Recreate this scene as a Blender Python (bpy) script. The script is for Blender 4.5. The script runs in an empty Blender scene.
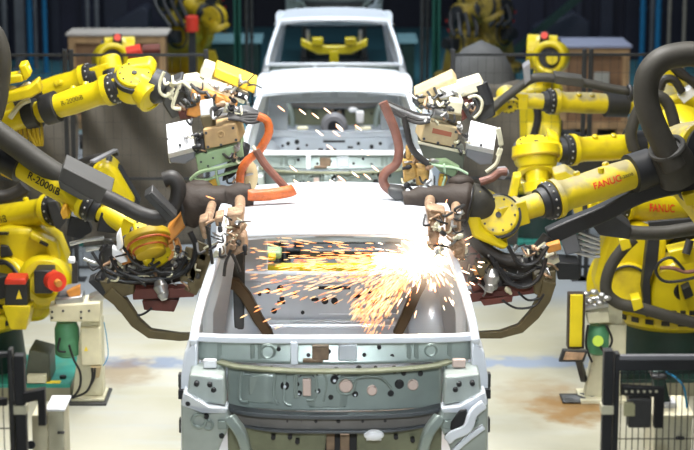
import bpy, bmesh, math, random
from mathutils import Vector, Matrix
random.seed(7)
SC = bpy.context.scene
COL = SC.collection
V = Vector
R_ = math.radians

# ------------------------------------------------------------------ camera frame
CAM = V((0, 0, 4.2)); TH = R_(11.57); PSI = R_(0.37); FPX = 2000.0
FW = V((math.sin(PSI)*math.cos(TH), math.cos(PSI)*math.cos(TH), -math.sin(TH)))
RT = V((math.cos(PSI), -math.sin(PSI), 0)); UP = RT.cross(FW)
def P(px, py, Y):
    """point of the place at depth Y (metres from the viewpoint along the line)"""
    d = FW + RT*((px-347)/FPX) - UP*((py-225)/FPX)
    return CAM + d*(Y/d.y)
def G(px, py):
    d = FW + RT*((px-347)/FPX) - UP*((py-225)/FPX)
    return CAM + d*(-CAM.z/d.z)
def PL(pts, Y): return [P(p[0], p[1], p[2] if len(p) > 2 else Y) for p in pts]

# ------------------------------------------------------------------ materials
MATS = {}
def mat(name, col, rough=.5, metal=0., var=.12, scale=6., bump=0., spec=.5, emit=None, estr=0., coat=0., dust=None, grime=None):
    if name in MATS: return MATS[name]
    m = bpy.data.materials.new(name); m.use_nodes = True
    nt = m.node_tree; N = nt.nodes; L = nt.links
    b = N['Principled BSDF']
    b.inputs['Roughness'].default_value = rough; b.inputs['Metallic'].default_value = metal
    b.inputs['Specular IOR Level'].default_value = spec
    b.inputs['Coat Weight'].default_value = coat
    tc = N.new('ShaderNodeTexCoord')
    nz = N.new('ShaderNodeTexNoise'); nz.inputs['Scale'].default_value = scale; nz.inputs['Detail'].default_value = 5
    L.new(tc.outputs['Object'], nz.inputs['Vector'])
    rp = N.new('ShaderNodeValToRGB')
    rp.color_ramp.elements[0].position = .3; rp.color_ramp.elements[1].position = .7
    c = V(col)
    lo = c*(1-var); hi = c*(1+var*.6)
    rp.color_ramp.elements[0].color = (*lo, 1); rp.color_ramp.elements[1].color = (*[min(1, x) for x in hi], 1)
    L.new(nz.outputs['Fac'], rp.inputs['Fac'])
    out = rp.outputs['Color']
    if dust or grime:
        for kind, colr in (('d', dust), ('g', grime)):
            if not colr: continue
            mx = N.new('ShaderNodeMix'); mx.data_type = 'RGBA'
            n2 = N.new('ShaderNodeTexNoise'); n2.inputs['Scale'].default_value = scale*1.7 if kind == 'd' else scale*.8; n2.inputs['Detail'].default_value = 6
            L.new(tc.outputs['Object'], n2.inputs['Vector'])
            mr = N.new('ShaderNodeMapRange'); mr.inputs['From Min'].default_value = .5 if kind == 'd' else .56; mr.inputs['From Max'].default_value = .72
            mr.inputs['To Max'].default_value = .8
            if kind == 'd':     # settled dust lies on upward faces
                ge = N.new('ShaderNodeNewGeometry'); sz = N.new('ShaderNodeSeparateXYZ'); L.new(ge.outputs['Normal'], sz.inputs[0])
                ad = N.new('ShaderNodeMath'); ad.operation = 'MULTIPLY_ADD'; L.new(sz.outputs[2], ad.inputs[0]); ad.inputs[1].default_value = .42; L.new(n2.outputs['Fac'], ad.inputs[2])
                mr.inputs['From Min'].default_value = .62; mr.inputs['From Max'].default_value = .86
                L.new(ad.outputs[0], mr.inputs['Value'])
            else: L.new(n2.outputs['Fac'], mr.inputs['Value'])
            L.new(mr.outputs['Result'], mx.inputs['Factor'])
            L.new(out, mx.inputs['A']); mx.inputs['B'].default_value = (*colr, 1)
            out = mx.outputs['Result']
    L.new(out, b.inputs['Base Color'])
    if bump:
        bp = N.new('ShaderNodeBump'); bp.inputs['Strength'].default_value = bump; bp.inputs['Distance'].default_value = .02
        n3 = N.new('ShaderNodeTexNoise'); n3.inputs['Scale'].default_value = scale*4; n3.inputs['Detail'].default_value = 4
        L.new(tc.outputs['Object'], n3.inputs['Vector'])
        L.new(n3.outputs['Fac'], bp.inputs['Height']); L.new(bp.outputs['Normal'], b.inputs['Normal'])
    if emit:
        b.inputs['Emission Color'].default_value = (*emit, 1); b.inputs['Emission Strength'].default_value = estr
    MATS[name] = m
    return m
YEL = mat('yellow_paint', (.70, .55, .008), .36, var=.12, scale=5, coat=.2, grime=(.42, .30, .015))
YELD = mat('yellow_paint_dusty', (.66, .51, .012), .48, var=.15, scale=6, dust=(.22, .205, .15), grime=(.28, .2, .03))
YELDIM = mat('yellow_paint_worn', (.52, .36, .012), .5, var=.35, scale=5, grime=(.08, .06, .015))
CHAR = mat('charcoal_paint', (.022, .023, .026), .5, var=.3)
BLK = mat('black_plastic', (.016, .016, .018), .45, var=.3)
HOSE = mat('grey_rubber_hose', (.050, .047, .040), .5, spec=.35, var=.2, scale=9, bump=.1)
HOSED = mat('dark_rubber_hose', (.028, .025, .023), .5, var=.3, scale=9)
BAG = mat('dark_leather_cover', (.040, .030, .024), .6, var=.25, scale=7, bump=.25, spec=.25)
GREYBOX = mat('grey_sheet_cover', (.058, .057, .054), .55, var=.12, scale=7)
WHITE = mat('white_enamel', (.82, .83, .86), .4, var=.04)
CREAM = mat('cream_paint', (.66, .63, .46), .5, var=.12, scale=7, grime=(.35, .3, .17))
CREAML = mat('pale_cream_paint', (.75, .70, .50), .45, var=.12, scale=9)
TAN = mat('tan_resin_block', (.50, .33, .15), .5, var=.18, scale=14)
TANP = mat('pale_tan_block', (.46, .36, .20), .5, var=.18, scale=14)
GRN = mat('pale_green_paint', (.30, .42, .23), .5, var=.15, scale=9, grime=(.16, .2, .1))
GRNM = mat('green_motor_paint', (.08, .26, .13), .45, var=.25, scale=9)
GRND = mat('dark_green_steel', (.014, .045, .036), .5, var=.35, scale=5)
TEAL = mat('teal_painted_plate', (.03, .30, .24), .5, var=.25, scale=6, grime=(.1, .3, .2))
RED = mat('red_motor_cap', (.75, .05, .025), .4, var=.15)
REDB = mat('dark_red_oxide_bar', (.13, .032, .022), .5, var=.3, scale=9)
ORG = mat('orange_hose_jacket', (.52, .115, .02), .42, var=.35, scale=16, bump=.35)
ORGP = mat('orange_bracket', (.62, .26, .05), .5, var=.3, scale=12)
PINKH = mat('pinkish_brown_hose', (.20, .085, .06), .5, var=.3, scale=14, bump=.2)
COPPER = mat('spattered_copper', (.42, .27, .165), .5, metal=.3, var=.45, scale=18, bump=.4)
BRNARM = mat('bronze_gun_arm', (.085, .052, .022), .5, metal=.2, var=.3, scale=8)
OLIVE = mat('olive_gun_plate', (.115, .088, .036), .5, var=.25, scale=9)
STEEL = mat('bare_steel', (.50, .50, .50), .32, metal=.8, var=.2, scale=12)
STEELD = mat('dark_steel', (.075, .075, .075), .45, metal=.5, var=.3, scale=9)
BODY = mat('primer_white_steel', (.72, .76, .82), .33, metal=.0, var=.04, scale=3, coat=.25)
BODYG = mat('zinc_grey_panel', (.30, .355, .33), .32, metal=.35, var=.14, scale=5)
BODYS = mat('silver_pressed_panel', (.64, .68, .73), .32, metal=.25, var=.1, scale=4)
BODYD = mat('dark_zinc_rail', (.10, .11, .12), .42, metal=.3, var=.2, scale=6)
BODYO = mat('olive_sealed_lip', (.20, .21, .13), .5, var=.2, scale=14)
BRK = mat('brown_sealed_bracket', (.20, .135, .085), .5, var=.3, scale=20)
SEAL = mat('dark_plug', (.01, .01, .012), .5, var=.1)
PLUG = mat('pale_pink_grommet', (.62, .48, .42), .5, var=.1)
WOOD = mat('crate_plywood', (.27, .145, .07), .7, var=.3, scale=5)
WOODL = mat('crate_batten', (.46, .28, .13), .7, var=.3, scale=6)
WOODT = mat('crate_lid_board', (.58, .52, .46), .7, var=.12, scale=4)
WOODB = mat('crate_lid_blue', (.32, .34, .46), .6, var=.12, scale=4)
TARP = mat('grey_welding_curtain', (.115, .10, .078), .75, var=.25, scale=2.5)
BLUEP = mat('blue_pipe_paint', (.02, .22, .46), .45, var=.15)
GREYP = mat('grey_column_paint', (.22, .22, .24), .5, var=.2, scale=2)
TANPIPE = mat('tan_pipe_paint', (.46, .40, .33), .5, var=.1)
NAVY = mat('navy_wall_sheet', (.026, .026, .05), .55, var=.4, scale=.6)
NAVYL = mat('slate_wall_strip', (.045, .048, .075), .6, var=.3, scale=.8)
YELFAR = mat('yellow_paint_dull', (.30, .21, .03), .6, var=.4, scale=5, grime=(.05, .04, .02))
BODYA = mat('pale_zinc_apron', (.44, .49, .46), .34, metal=.3, var=.14, scale=7)
BODYT = mat('olive_grey_toe_board', (.17, .18, .115), .45, var=.25, scale=9)
BODYM = mat('grey_rail_web', (.17, .16, .15), .42, metal=.2, var=.2, scale=9)
CLOTH = mat('grey_dust_cover', (.12, .12, .12), .8, var=.3, scale=3)
TXTK = mat('black_lettering', (.02, .02, .015), .5, var=.05)
TXTR = mat('red_lettering', (.72, .04, .02), .5, var=.05)
PLAS = mat('blue_air_line', (.03, .28, .55), .4, var=.1)
GRNC = mat('green_column_paint', (.015, .12, .085), .5, var=.2, scale=2)
CYANB = mat('pale_teal_panel', (.30, .52, .57), .5, var=.15, scale=1.5)
WARN = mat('yellow_label', (.9, .68, .03), .5, var=.05)

# ------------------------------------------------------------------ mesh builder
ORIG = {}
def catmull(pts, n=6, closed=False):
    pts = [V(p) for p in pts]
    if len(pts) < 3: return pts
    out = []
    m = len(pts)
    rng = range(m if closed else m-1)
    for i in rng:
        if closed: p0, p1, p2, p3 = pts[(i-1) % m], pts[i], pts[(i+1) % m], pts[(i+2) % m]
        else: p0, p1, p2, p3 = pts[max(i-1, 0)], pts[i], pts[i+1], pts[min(i+2, m-1)]
        for k in range(n):
            t = k/n
            out.append(.5*((2*p1)+(-p0+p2)*t+(2*p0-5*p1+4*p2-p3)*t*t+(-p0+3*p1-3*p2+p3)*t**3))
    if not closed: out.append(pts[-1])
    return out
def frame_of(ax):
    ax = ax.normalized()
    h = V((0, 0, 1)) if abs(ax.z) < .9 else V((1, 0, 0))
    u = ax.cross(h).normalized(); w = ax.cross(u).normalized()
    return u, w
SPLIT = set('casting_slot pink_sealer_patch door_hinge plenum_rib plenum_hole rubber_plug plug_centre panel_hole pressed_rib header_pressing roof_swage seat_rail tunnel_bracket rail_hole box_screw transformer_bolt body_bolt head_bolt cover_bolt ring_bolt turntable_bolt motor_cable cable_bracket air_line air_pipe electrode_holder electrode_shank sensor_pin cable_comb sensor_cable latch_bolt latch_switch plenum_boss belt_bracket dress_hose frame_bar frame_edge heater_flange apron_boss pressed_bead guard_line white_hose copper_line black_line cream_line'.split())
class MB:
    def __init__(s): s.bm = bmesh.new()
    def ring(s, c, u, w, r, seg, ry=None):
        ry = r if ry is None else ry
        return [s.bm.verts.new(c+u*(r*math.cos(2*math.pi*i/seg))+w*(ry*math.sin(2*math.pi*i/seg))) for i in range(seg)]
    def bridge(s, a, b):
        n = len(a)
        for i in range(n):
            f = s.bm.faces.new((a[i], a[(i+1) % n], b[(i+1) % n], b[i])); f.smooth = True
    def lathe(s, o, ax, prof, seg=24):
        o = V(o); ax = V(ax).normalized(); u, w = frame_of(ax); prev = None
        for h, r in prof:
            rg = s.ring(o+ax*h, u, w, max(r, 1e-4), seg)
            if prev: s.bridge(prev, rg)
            else: s.bm.faces.new(rg)
            prev = rg
        s.bm.faces.new(prev); return s
    def cyl(s, a, b, r, r2=None, seg=20):
        a = V(a); b = V(b); r2 = r if r2 is None else r2
        return s.lathe(a, b-a, [(0, r), ((b-a).length, r2)], seg)
    def tube(s, pts, r, seg=10, n=6, ridges=0):
        pp = catmull(pts, n) if n else [V(p) for p in pts]
        if ridges:   # corrugated jacket: resample evenly and alternate the radius
            L = [0]
            for i in range(1, len(pp)): L.append(L[-1]+(pp[i]-pp[i-1]).length)
            k = max(4, int(L[-1]/ridges)*2); q = []
            j = 0
            for i in range(k+1):
                d = L[-1]*i/k
                while j < len(L)-2 and L[j+1] < d: j += 1
                t = (d-L[j])/max(1e-9, L[j+1]-L[j]); q.append(pp[j].lerp(pp[j+1], min(1, t)))
            pp = q
        prev = None; u = None
        for i, p in enumerate(pp):
            t = (pp[min(i+1, len(pp)-1)]-pp[max(i-1, 0)]).normalized()
            if u is None: u, w = frame_of(t)
            else:
                u = (u-t*u.dot(t)).normalized(); w = t.cross(u)
            rr = r(i/(len(pp)-1)) if callable(r) else r
            if ridges and i % 2: rr *= .92
            rg = s.ring(p, u, w, rr, seg)
            if prev: s.bridge(prev, rg)
            else: s.bm.faces.new(rg)
            prev = rg
        s.bm.faces.new(prev); return s
    def prism(s, pts, ext):
        ext = V(ext); a = [s.bm.verts.new(V(p)) for p in pts]; b = [s.bm.verts.new(V(p)+ext) for p in pts]
        n = len(a)
        s.bm.faces.new(a); s.bm.faces.new(list(reversed(b)))
        for i in range(n): s.bm.faces.new((a[(i+1) % n], a[i], b[i], b[(i+1) % n]))
        return s
    def box(s, c, sz, rot=None):
        c = V(c); x, y, z = [k/2 for k in sz]
        M = rot.to_3x3() if rot is not None else Matrix.Identity(3)
        vs = [s.bm.verts.new(c+M@V((sx*x, sy*y, sz_*z))) for sx in (-1, 1) for sy in (-1, 1) for sz_ in (-1, 1)]
        for f in ((0, 1, 3, 2), (4, 6, 7, 5), (0, 4, 5, 1), (2, 3, 7, 6), (0, 2, 6, 4), (1, 5, 7, 3)):
            s.bm.faces.new([vs[i] for i in f])
        return s
    def b2(s, lo, hi):
        lo = V(lo); hi = V(hi); return s.box((lo+hi)/2, [abs(k) for k in (hi-lo)])
    def bar(s, a, b, w, h=None, up=(0, 0, 1)):
        a = V(a); b = V(b); h = h or w; t = (b-a).normalized(); upv = V(up)
        if abs(t.dot(upv.normalized())) > .95: upv = V((0, 1, 0))
        sd = t.cross(upv).normalized(); u = sd.cross(t)
        pts = [a+sd*(w/2*i)+u*(h/2*j) for i, j in ((-1, -1), (1, -1), (1, 1), (-1, 1))]
        return s.prism(pts, b-a)
    def sweep(s, pts, w, h, up=(0, 0, 1), n=4, taper=None):
        """rectangular section along a smooth path"""
        pp = catmull(pts, n) if n else [V(p) for p in pts]; prev = None; upv = V(up)
        for i, p in enumerate(pp):
            t = (pp[min(i+1, len(pp)-1)]-pp[max(i-1, 0)]).normalized()
            sd = t.cross(upv).normalized(); u = sd.cross(t)
            k = taper(i/(len(pp)-1)) if taper else 1
            rg = [s.bm.verts.new(p+sd*(w/2*a*k)+u*(h/2*b*k)) for a, b in ((-1, -1), (1, -1), (1, 1), (-1, 1))]
            if prev:
                for q in range(4): s.bm.faces.new((prev[q], prev[(q+1) % 4], rg[(q+1) % 4], rg[q]))
            else: s.bm.faces.new(rg)
            prev = rg
        s.bm.faces.new(prev); return s
    def sphere(s, c, r, sc=(1, 1, 1), seg=16):
        M = Matrix.Translation(V(c)) @ Matrix.Diagonal((sc[0], sc[1], sc[2], 1))
        g = bmesh.ops.create_uvsphere(s.bm, u_segments=seg, v_segments=max(6, seg//2), radius=r, matrix=M)
        for v in g['verts']:
            for f in v.link_faces: f.smooth = True
        return s
    def torus(s, c, ax, Rr, r, seg=28, sg=8, a0=0, a1=360):
        c = V(c); ax = V(ax).normalized(); u, w = frame_of(ax)
        full = abs(a1-a0) >= 360; k = seg if full else seg+1; rings = []
        for i in range(k):
            a = R_(a0+(a1-a0)*i/seg); d = u*math.cos(a)+w*math.sin(a)
            rings.append(s.ring(c+d*Rr, d, ax, r, sg))
        for i in range(k-1): s.bridge(rings[i], rings[i+1])
        if full: s.bridge(rings[-1], rings[0])
        else: s.bm.faces.new(rings[0]); s.bm.faces.new(rings[-1])
        return s
    def grid(s, fn, nu, nv):
        vs = [[s.bm.verts.new(V(fn(i/nu, j/nv))) for j in range(nv+1)] for i in range(nu+1)]
        for i in range(nu):
            for j in range(nv):
                f = s.bm.faces.new((vs[i][j], vs[i+1][j], vs[i+1][j+1], vs[i][j+1])); f.smooth = True
        return s
    def build(s, name, m, parent=None, bevel=0., solid=0., origin=None, sharp=35):
        bmesh.ops.recalc_face_normals(s.bm, faces=s.bm.faces)
        me = bpy.data.meshes.new(name)
        if name in SPLIT and parent is not None:
            seen = set(); isl = []
            for v in s.bm.verts:
                if v in seen: continue
                st = [v]; seen.add(v); comp = []
                while st:
                    q = st.pop(); comp.append(q)
                    for e in q.link_edges:
                        k = e.other_vert(q)
                        if k not in seen: seen.add(k); st.append(k)
                isl.append(comp)
            if len(isl) > 1:
                out = []
                for comp in isl:
                    m2 = MB(); mp = {v: m2.bm.verts.new(v.co) for v in comp}
                    for f in {f for v in comp for f in v.link_faces}: m2.bm.faces.new([mp[v] for v in f.verts])
                    SPLIT.discard(name); out.append(m2.build(name, m, parent, bevel, solid, origin, sharp)); SPLIT.add(name)
                s.bm.free(); return out[0]
        o = bpy.data.objects.new(name, me)
        if parent is not None: org = ORIG[parent.name]
        elif origin is not None: org = V(origin)
        else:
            c = [v.co for v in s.bm.verts]
            org = V(((min(v.x for v in c)+max(v.x for v in c))/2, (min(v.y for v in c)+max(v.y for v in c))/2, min(v.z for v in c)))
        for v in s.bm.verts: v.co -= org
        for f in s.bm.faces: f.smooth = True
        s.bm.to_mesh(me); s.bm.free()
        me.set_sharp_from_angle(angle=R_(sharp))
        me.materials.append(m)
        COL.objects.link(o)
        if parent is not None: o.parent = parent
        else: o.location = org
        ORIG[o.name] = org
        if solid:
            md = o.modifiers.new('thick', 'SOLIDIFY'); md.thickness = solid; md.offset = 0
        if bevel:
            md = o.modifiers.new('bevel', 'BEVEL'); md.width = bevel; md.segments = 2; md.limit_method = 'ANGLE'; md.angle_limit = R_(35)
        return o
def tag(o, label, cat, group=None, kind=None):
    o['label'] = label; o['category'] = cat
    if group: o['group'] = group
    if kind: o['kind'] = kind
    return o
def thing(name, label, cat, loc, group=None):
    o = bpy.data.objects.new(name, None); o.empty_display_size = .2; COL.objects.link(o)
    o.location = V(loc); ORIG[o.name] = V(loc)
    return tag(o, label, cat, group)
def struct(o): o['kind'] = 'structure'; return o
def kids(o): return [c for c in COL.objects if c.parent == o]
def copy_tree(o, parent=None):
    c = o.copy(); COL.objects.link(c)
    if parent is not None: c.parent = parent
    ORIG[c.name] = ORIG[o.name]
    for ch in kids(o):
        if ch is not c: copy_tree(ch, c)
    return c
def text_wrap(s, m, parent, o, ax, up, r, size, name='lettering', bold=0.0):
    """lettering laid on a cylinder of radius r about axis ax through o; reads along ax, up = letter-top direction"""
    cu = bpy.data.curves.new(name, 'FONT'); cu.body = s; cu.size = size; cu.align_x = 'CENTER'; cu.align_y = 'CENTER'; cu.offset = bold
    ob = bpy.data.objects.new('tmp', cu); COL.objects.link(ob)
    dg = bpy.context.evaluated_depsgraph_get(); me = bpy.data.meshes.new_from_object(ob.evaluated_get(dg))
    bpy.data.objects.remove(ob)
    bm = bmesh.new(); bm.from_mesh(me); bmesh.ops.triangulate(bm, faces=bm.faces)
    ax = V(ax).normalized(); up = V(up); up = (up-ax*up.dot(ax)).normalized(); nrm = ax.cross(up)
    rr = r+.0025; o = V(o)
    for v in bm.verts:
        a = v.co.y/rr; v.co = o+ax*v.co.x+up*(rr*math.sin(a))+nrm*(rr*math.cos(a))
    mb = MB(); mb.bm.free(); mb.bm = bm
    return mb.build(name, m, parent)

# ------------------------------------------------------------------ camera + world + lights
cam = bpy.data.cameras.new('camera'); co = bpy.data.objects.new('camera', cam); COL.objects.link(co)
co.matrix_world = Matrix(((RT.x, UP.x, -FW.x, CAM.x), (RT.y, UP.y, -FW.y, CAM.y), (RT.z, UP.z, -FW.z, CAM.z), (0, 0, 0, 1)))
cam.sensor_width = 36; cam.sensor_fit = 'HORIZONTAL'; cam.lens = FPX/694*36
cam.dof.use_dof = True; cam.dof.focus_distance = 11.6; cam.dof.aperture_fstop = 2.8
cam.clip_end = 200
SC.camera = co
w = bpy.data.worlds.new('hall'); SC.world = w; w.use_nodes = True
w.node_tree.nodes['Background'].inputs[0].default_value = (.75, .85, 1, 1)
w.node_tree.nodes['Background'].inputs[1].default_value = .06
SC.view_settings.view_transform = 'Standard'; SC.view_settings.look = 'None'; SC.view_settings.gamma = 1; SC.view_settings.exposure = -.6
SC.view_settings.use_curve_mapping = False
def area(name, loc, tgt, sx, sy, pw, col=(1, 1, 1), spread=180):
    l = bpy.data.lights.new(name, 'AREA'); l.shape = 'RECTANGLE'; l.size = sx; l.size_y = sy; l.energy = pw; l.color = col; l.spread = R_(spread)
    o = bpy.data.objects.new(name, l); COL.objects.link(o); o.location = loc
    o.rotation_euler = (V(tgt)-V(loc)).to_track_quat('-Z', 'Y').to_euler(); return o
area('ceiling_lamp', (0, 11.6, 7.6), (0, 11.6, 0), 1.2, 3.2, 560, (1, .985, .96), 120)
area('ceiling_lamp', (0, 17.5, 7.6), (0, 17.5, 0), 1.2, 3.6, 400, (.95, .98, 1), 120)
area('ceiling_lamp', (0, 24.5, 7.6), (0, 24.5, 0), 1.6, 3.6, 360, (.82, .92, 1), 120)
area('ceiling_lamp', (-3.4, 24.0, 7.4), (-3.2, 27, 0), 2.4, 1.0, 190, (.95, .97, 1))
area('ceiling_lamp', (4.0, 24.0, 7.4), (3.6, 27, 0), 2.4, 1.0, 190, (.95, .97, 1))
area('ceiling_lamp', (-3.2, 11.8, 7.0), (-2.6, 13.2, .8), .6, 3.0, 330, (1, .97, .9))
area('ceiling_lamp', (3.2, 11.8, 7.0), (2.6, 13.2, .8), .6, 3.0, 260, (1, .96, .88))
area('ceiling_lamp', (0, 7.5, 7.2), (0, 11, 0), 5.0, .8, 120, (1, .98, .94))
area('cab_fill_light', (0, -2, 6.6), (0, 11.6, 1.15), 1.6, .8, 27, (.88, .95, 1), 20)  # added fill through the windscreen, brightens the nearest cab's rear wall
area('cab_fill_light', (0, 3.5, 6.8), (0, 17.6, 1.3), 1.6, .8, 26, (.9, .96, 1), 18)  # added fill of the same sort for the second cab's inside
area('ceiling_lamp', (0, 31, 7.6), (0, 31, 0), 9, 2, 260, (.65, .87, 1))

# ------------------------------------------------------------------ setting
def floor_material():
    m = bpy.data.materials.new('floor_concrete'); m.use_nodes = True; nt = m.node_tree; N = nt.nodes; L = nt.links
    b = N['Principled BSDF']; b.inputs['Roughness'].default_value = .38
    tc = N.new('ShaderNodeTexCoord'); sp = N.new('ShaderNodeSeparateXYZ'); L.new(tc.outputs['Object'], sp.inputs[0])
    def noise(sc, det=5, stretch=None):
        n = N.new('ShaderNodeTexNoise'); n.inputs['Scale'].default_value = sc; n.inputs['Detail'].default_value = det
        if stretch:
            mp = N.new('ShaderNodeMapping'); mp.inputs['Scale'].default_value = stretch; L.new(tc.outputs['Object'], mp.inputs[0]); L.new(mp.outputs[0], n.inputs['Vector'])
        else: L.new(tc.outputs['Object'], n.inputs['Vector'])
        return n.outputs['Fac']
    def rng(v, a, b_, c=0., d=1.):
        r = N.new('ShaderNodeMapRange'); r.inputs[1].default_value = a; r.inputs[2].default_value = b_; r.inputs[3].default_value = c; r.inputs[4].default_value = d
        L.new(v, r.inputs[0]); return r.outputs[0]
    def math_(op, a, b_):
        n = N.new('ShaderNodeMath'); n.operation = op
        for i, x in enumerate((a, b_)):
            if isinstance(x, (int, float)): n.inputs[i].default_value = x
            else: L.new(x, n.inputs[i])
        return n.outputs[0]
    def mix(f, a, b_):
        n = N.new('ShaderNodeMix'); n.data_type = 'RGBA'; L.new(f, n.inputs['Factor'])
        for k, x in (('A', a), ('B', b_)):
            if isinstance(x, tuple): n.inputs[k].default_value = (*x, 1)
            else: L.new(x, n.inputs[k])
        return n.outputs['Result']
    col = mix(rng(noise(.9), .35, .7), (.46, .445, .335), (.58, .57, .49))
    col = mix(rng(noise(3.5, 8, (.4, 1.6, 1)), .5, .75, 0, .5), col, (.52, .56, .58))
    col = mix(math_('MULTIPLY', rng(sp.outputs[0], .7, 1.5, 0, .9), rng(noise(1.6, 7), .3, .62, .45, 1)), col, (.335, .325, .25))  # light falloff towards the right put into the colour, mottled as wear
    # worn blue cross stripe
    d = math_('ABSOLUTE', math_('SUBTRACT', sp.outputs[1], 15.15), 0)
    st = math_('MULTIPLY', rng(d, .12, .22, 1, 0), rng(noise(5, 6), .34, .52, 0, .9))
    col = mix(st, col, (.24, .30, .42))
    # rust stains
    for (x, y, sx, sy, k) in ((G(572, 408).x, G(572, 408).y, .34, .5, 1.0), (G(120, 372).x, G(120, 372).y, .34, .5, .55), (G(545, 398).x, G(545, 398).y, .4, .7, .4)):
        a = math_('POWER', math_('DIVIDE', math_('SUBTRACT', sp.outputs[0], x), sx), 2); c = math_('POWER', math_('DIVIDE', math_('SUBTRACT', sp.outputs[1], y), sy), 2)
        q = math_('ADD', math_('ADD', a, c), math_('MULTIPLY', math_('SUBTRACT', noise(6, 6), .5), 2.2))
        col = mix(rng(q, .1, 1.0, k, 0), col, (.26, .15, .05))
    col = mix(rng(sp.outputs[1], 16.8, 17.4), col, (.30, .33, .36))
    col = mix(rng(sp.outputs[1], 26.6, 27.0), col, (.10, .30, .36))
    L.new(col, b.inputs['Base Color'])
    return m
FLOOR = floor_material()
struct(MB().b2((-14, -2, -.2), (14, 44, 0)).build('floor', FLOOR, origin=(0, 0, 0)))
WALLY = 35.0
def back_wall(name, xa, xb, y):
    mb = MB(); x = xa
    while x < xb-.01:
        wv = min(random.choice((.18, .25, .32)), xb-x); dp = random.choice((0, .05, .12))
        mb.b2((x, y-dp, 0), (x+wv, y+.3, 6)); x += wv
    struct(mb.build(name, NAVY, origin=((xa+xb)/2, y, 0)))
back_wall('wall_left', -12, -2.5, WALLY); back_wall('wall_right', 2.4, 12, WALLY); back_wall('wall_back', -2.5, 2.4, 40.5)
for nm, xx in (('wall_recess_left', -2.6), ('wall_recess_right', 2.4)): struct(MB().b2((xx, WALLY+.3, 0), (xx+.1, 40.5, 6)).build(nm, NAVY))
for i, (a, b_) in enumerate(((105, 128), (52, 60), (600, 612), (575, 581))):
    pa = P(a, 30, WALLY-.14); pb = P(b_, 30, WALLY-.14)
    mb = MB().b2((pa.x, WALLY-.18, 0), (pb.x, WALLY-.121, 6)); struct(mb.build('trim_%d' % (i+1), NAVYL))
def column(name, px0, px1, Y, m, label, cat, ztop=6.5, flange=False):
    a = P(px0, 40, Y).x; b_ = P(px1, 40, Y).x; wv = b_-a; cx = (a+b_)/2
    mb = MB()
    if flange:
        mb.b2((a, Y-wv/2, 0), (b_, Y-wv/2+.03, ztop)); mb.b2((a, Y+wv/2-.03, 0), (b_, Y+wv/2, ztop)); mb.b2((cx-.015, Y-wv/2, 0), (cx+.015, Y+wv/2, ztop))
        mb.b2((cx-wv*.8, Y-wv*.8, 0), (cx+wv*.8, Y+wv*.8, .03))
        o = mb.build(name, m)
    else:
        mb.cyl((cx, Y, 0), (cx, Y, ztop), wv/2, seg=16); mb.cyl((cx, Y, 0), (cx, Y, .04), wv*.8); 
        for zz in (1.0, 3.0): mb.cyl((cx, Y, zz), (cx, Y, zz+.05), wv*.6)
        o = mb.build(name, m)
    return tag(o, label, cat)
column('steel_column', 234, 241, 30, GRNC, 'dark green steel column rising left of the rear pickup cabs', 'column', flange=True)
column('steel_column', 432, 440, 30, GRNC, 'dark green steel column rising right of the rear pickup cabs', 'column', flange=True)
column('steel_post', 245, 248.5, 29, STEELD, 'thin black post just right of the left green column', 'post')
column('steel_post', 250, 253.5, 29.3, STEELD, 'thin black post nearest the cabs on their left side', 'post')
column('steel_post', 420, 424, 29, STEELD, 'thin black post nearest the cabs on their right side', 'post')
column('steel_post', 425.5, 429, 29.3, STEELD, 'thin black post just left of the right green column', 'post')
column('blue_pipe', 27.5, 33, 33.5, BLUEP, 'bright blue pipe between two grey columns on the far left', 'pipe')
column('blue_pipe', 43, 47.5, 33.2, BLUEP, 'bright blue pipe nearest the left wooden crate', 'pipe')
column('blue_pipe', 639.5, 645, 33.5, BLUEP, 'bright blue pipe nearest the right wooden crate', 'pipe')
column('blue_pipe', 655, 660.5, 33.2, BLUEP, 'bright blue pipe beside the two tan pipes', 'pipe')
column('grey_column', 2, 8, 33.8, GREYP, 'slim grey column at the far left edge', 'column')
column('grey_column', 16, 25, 33.8, GREYP, 'wide grey column left of the blue pipes', 'column', flange=True)
column('grey_column', 34, 37.5, 33.8, GREYP, 'slim grey column between the two left blue pipes', 'column')
column('grey_column', 86, 90, 34.0, GREYP, 'slim grey column above the left wooden crate, left one', 'column')
column('grey_column', 95, 99.5, 34.0, GREYP, 'slim grey column above the left wooden crate, right one', 'column')
column('grey_column', 649.5, 654, 33.9, GREYP, 'slim pale grey column between the right blue pipes', 'column')
column('tan_pipe', 667, 670.5, 33.6, TANPIPE, 'thin tan pipe right of the right blue pipes', 'pipe')
column('tan_pipe', 682, 685.5, 33.6, TANPIPE, 'thin tan pipe at the far right', 'pipe')
# sloping braces and low panels at the back
pa, pb = P(528, 40, 32), P(580, -4, 32); pa = pa+(pb-pa)*(-pa.z/(pb.z-pa.z)); mb = MB().bar(pa, pb, .12, .12); tag(mb.build('diagonal_brace', GRND), 'dark teal diagonal brace behind the right wooden crate', 'brace')
def bench(x0, x1, y0, y1, Y, m, label, dep=1.0):
    a = P(x0, y1, Y); b_ = P(x1, y0, Y); t = thing('back_bench', label, 'bench', ((a.x+b_.x)/2, Y+dep/2, 0))
    zt = b_.z
    MB().b2((a.x, Y, zt-.06), (b_.x, Y+dep, zt)).build('bench_top', m, t, .01)
    mb = MB().b2((a.x+.05, Y+.05, 0), (b_.x-.05, Y+dep-.05, zt-.06)); mb.build('bench_cabinet', GRND, t, .01)
bench(208, 262, 40, 60, 31.2, CYANB, 'low teal bench behind the cabs, left of the green column')
bench(398, 418, 40, 60, 31.2, CYANB, 'low teal bench behind the cabs on the right')
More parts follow.
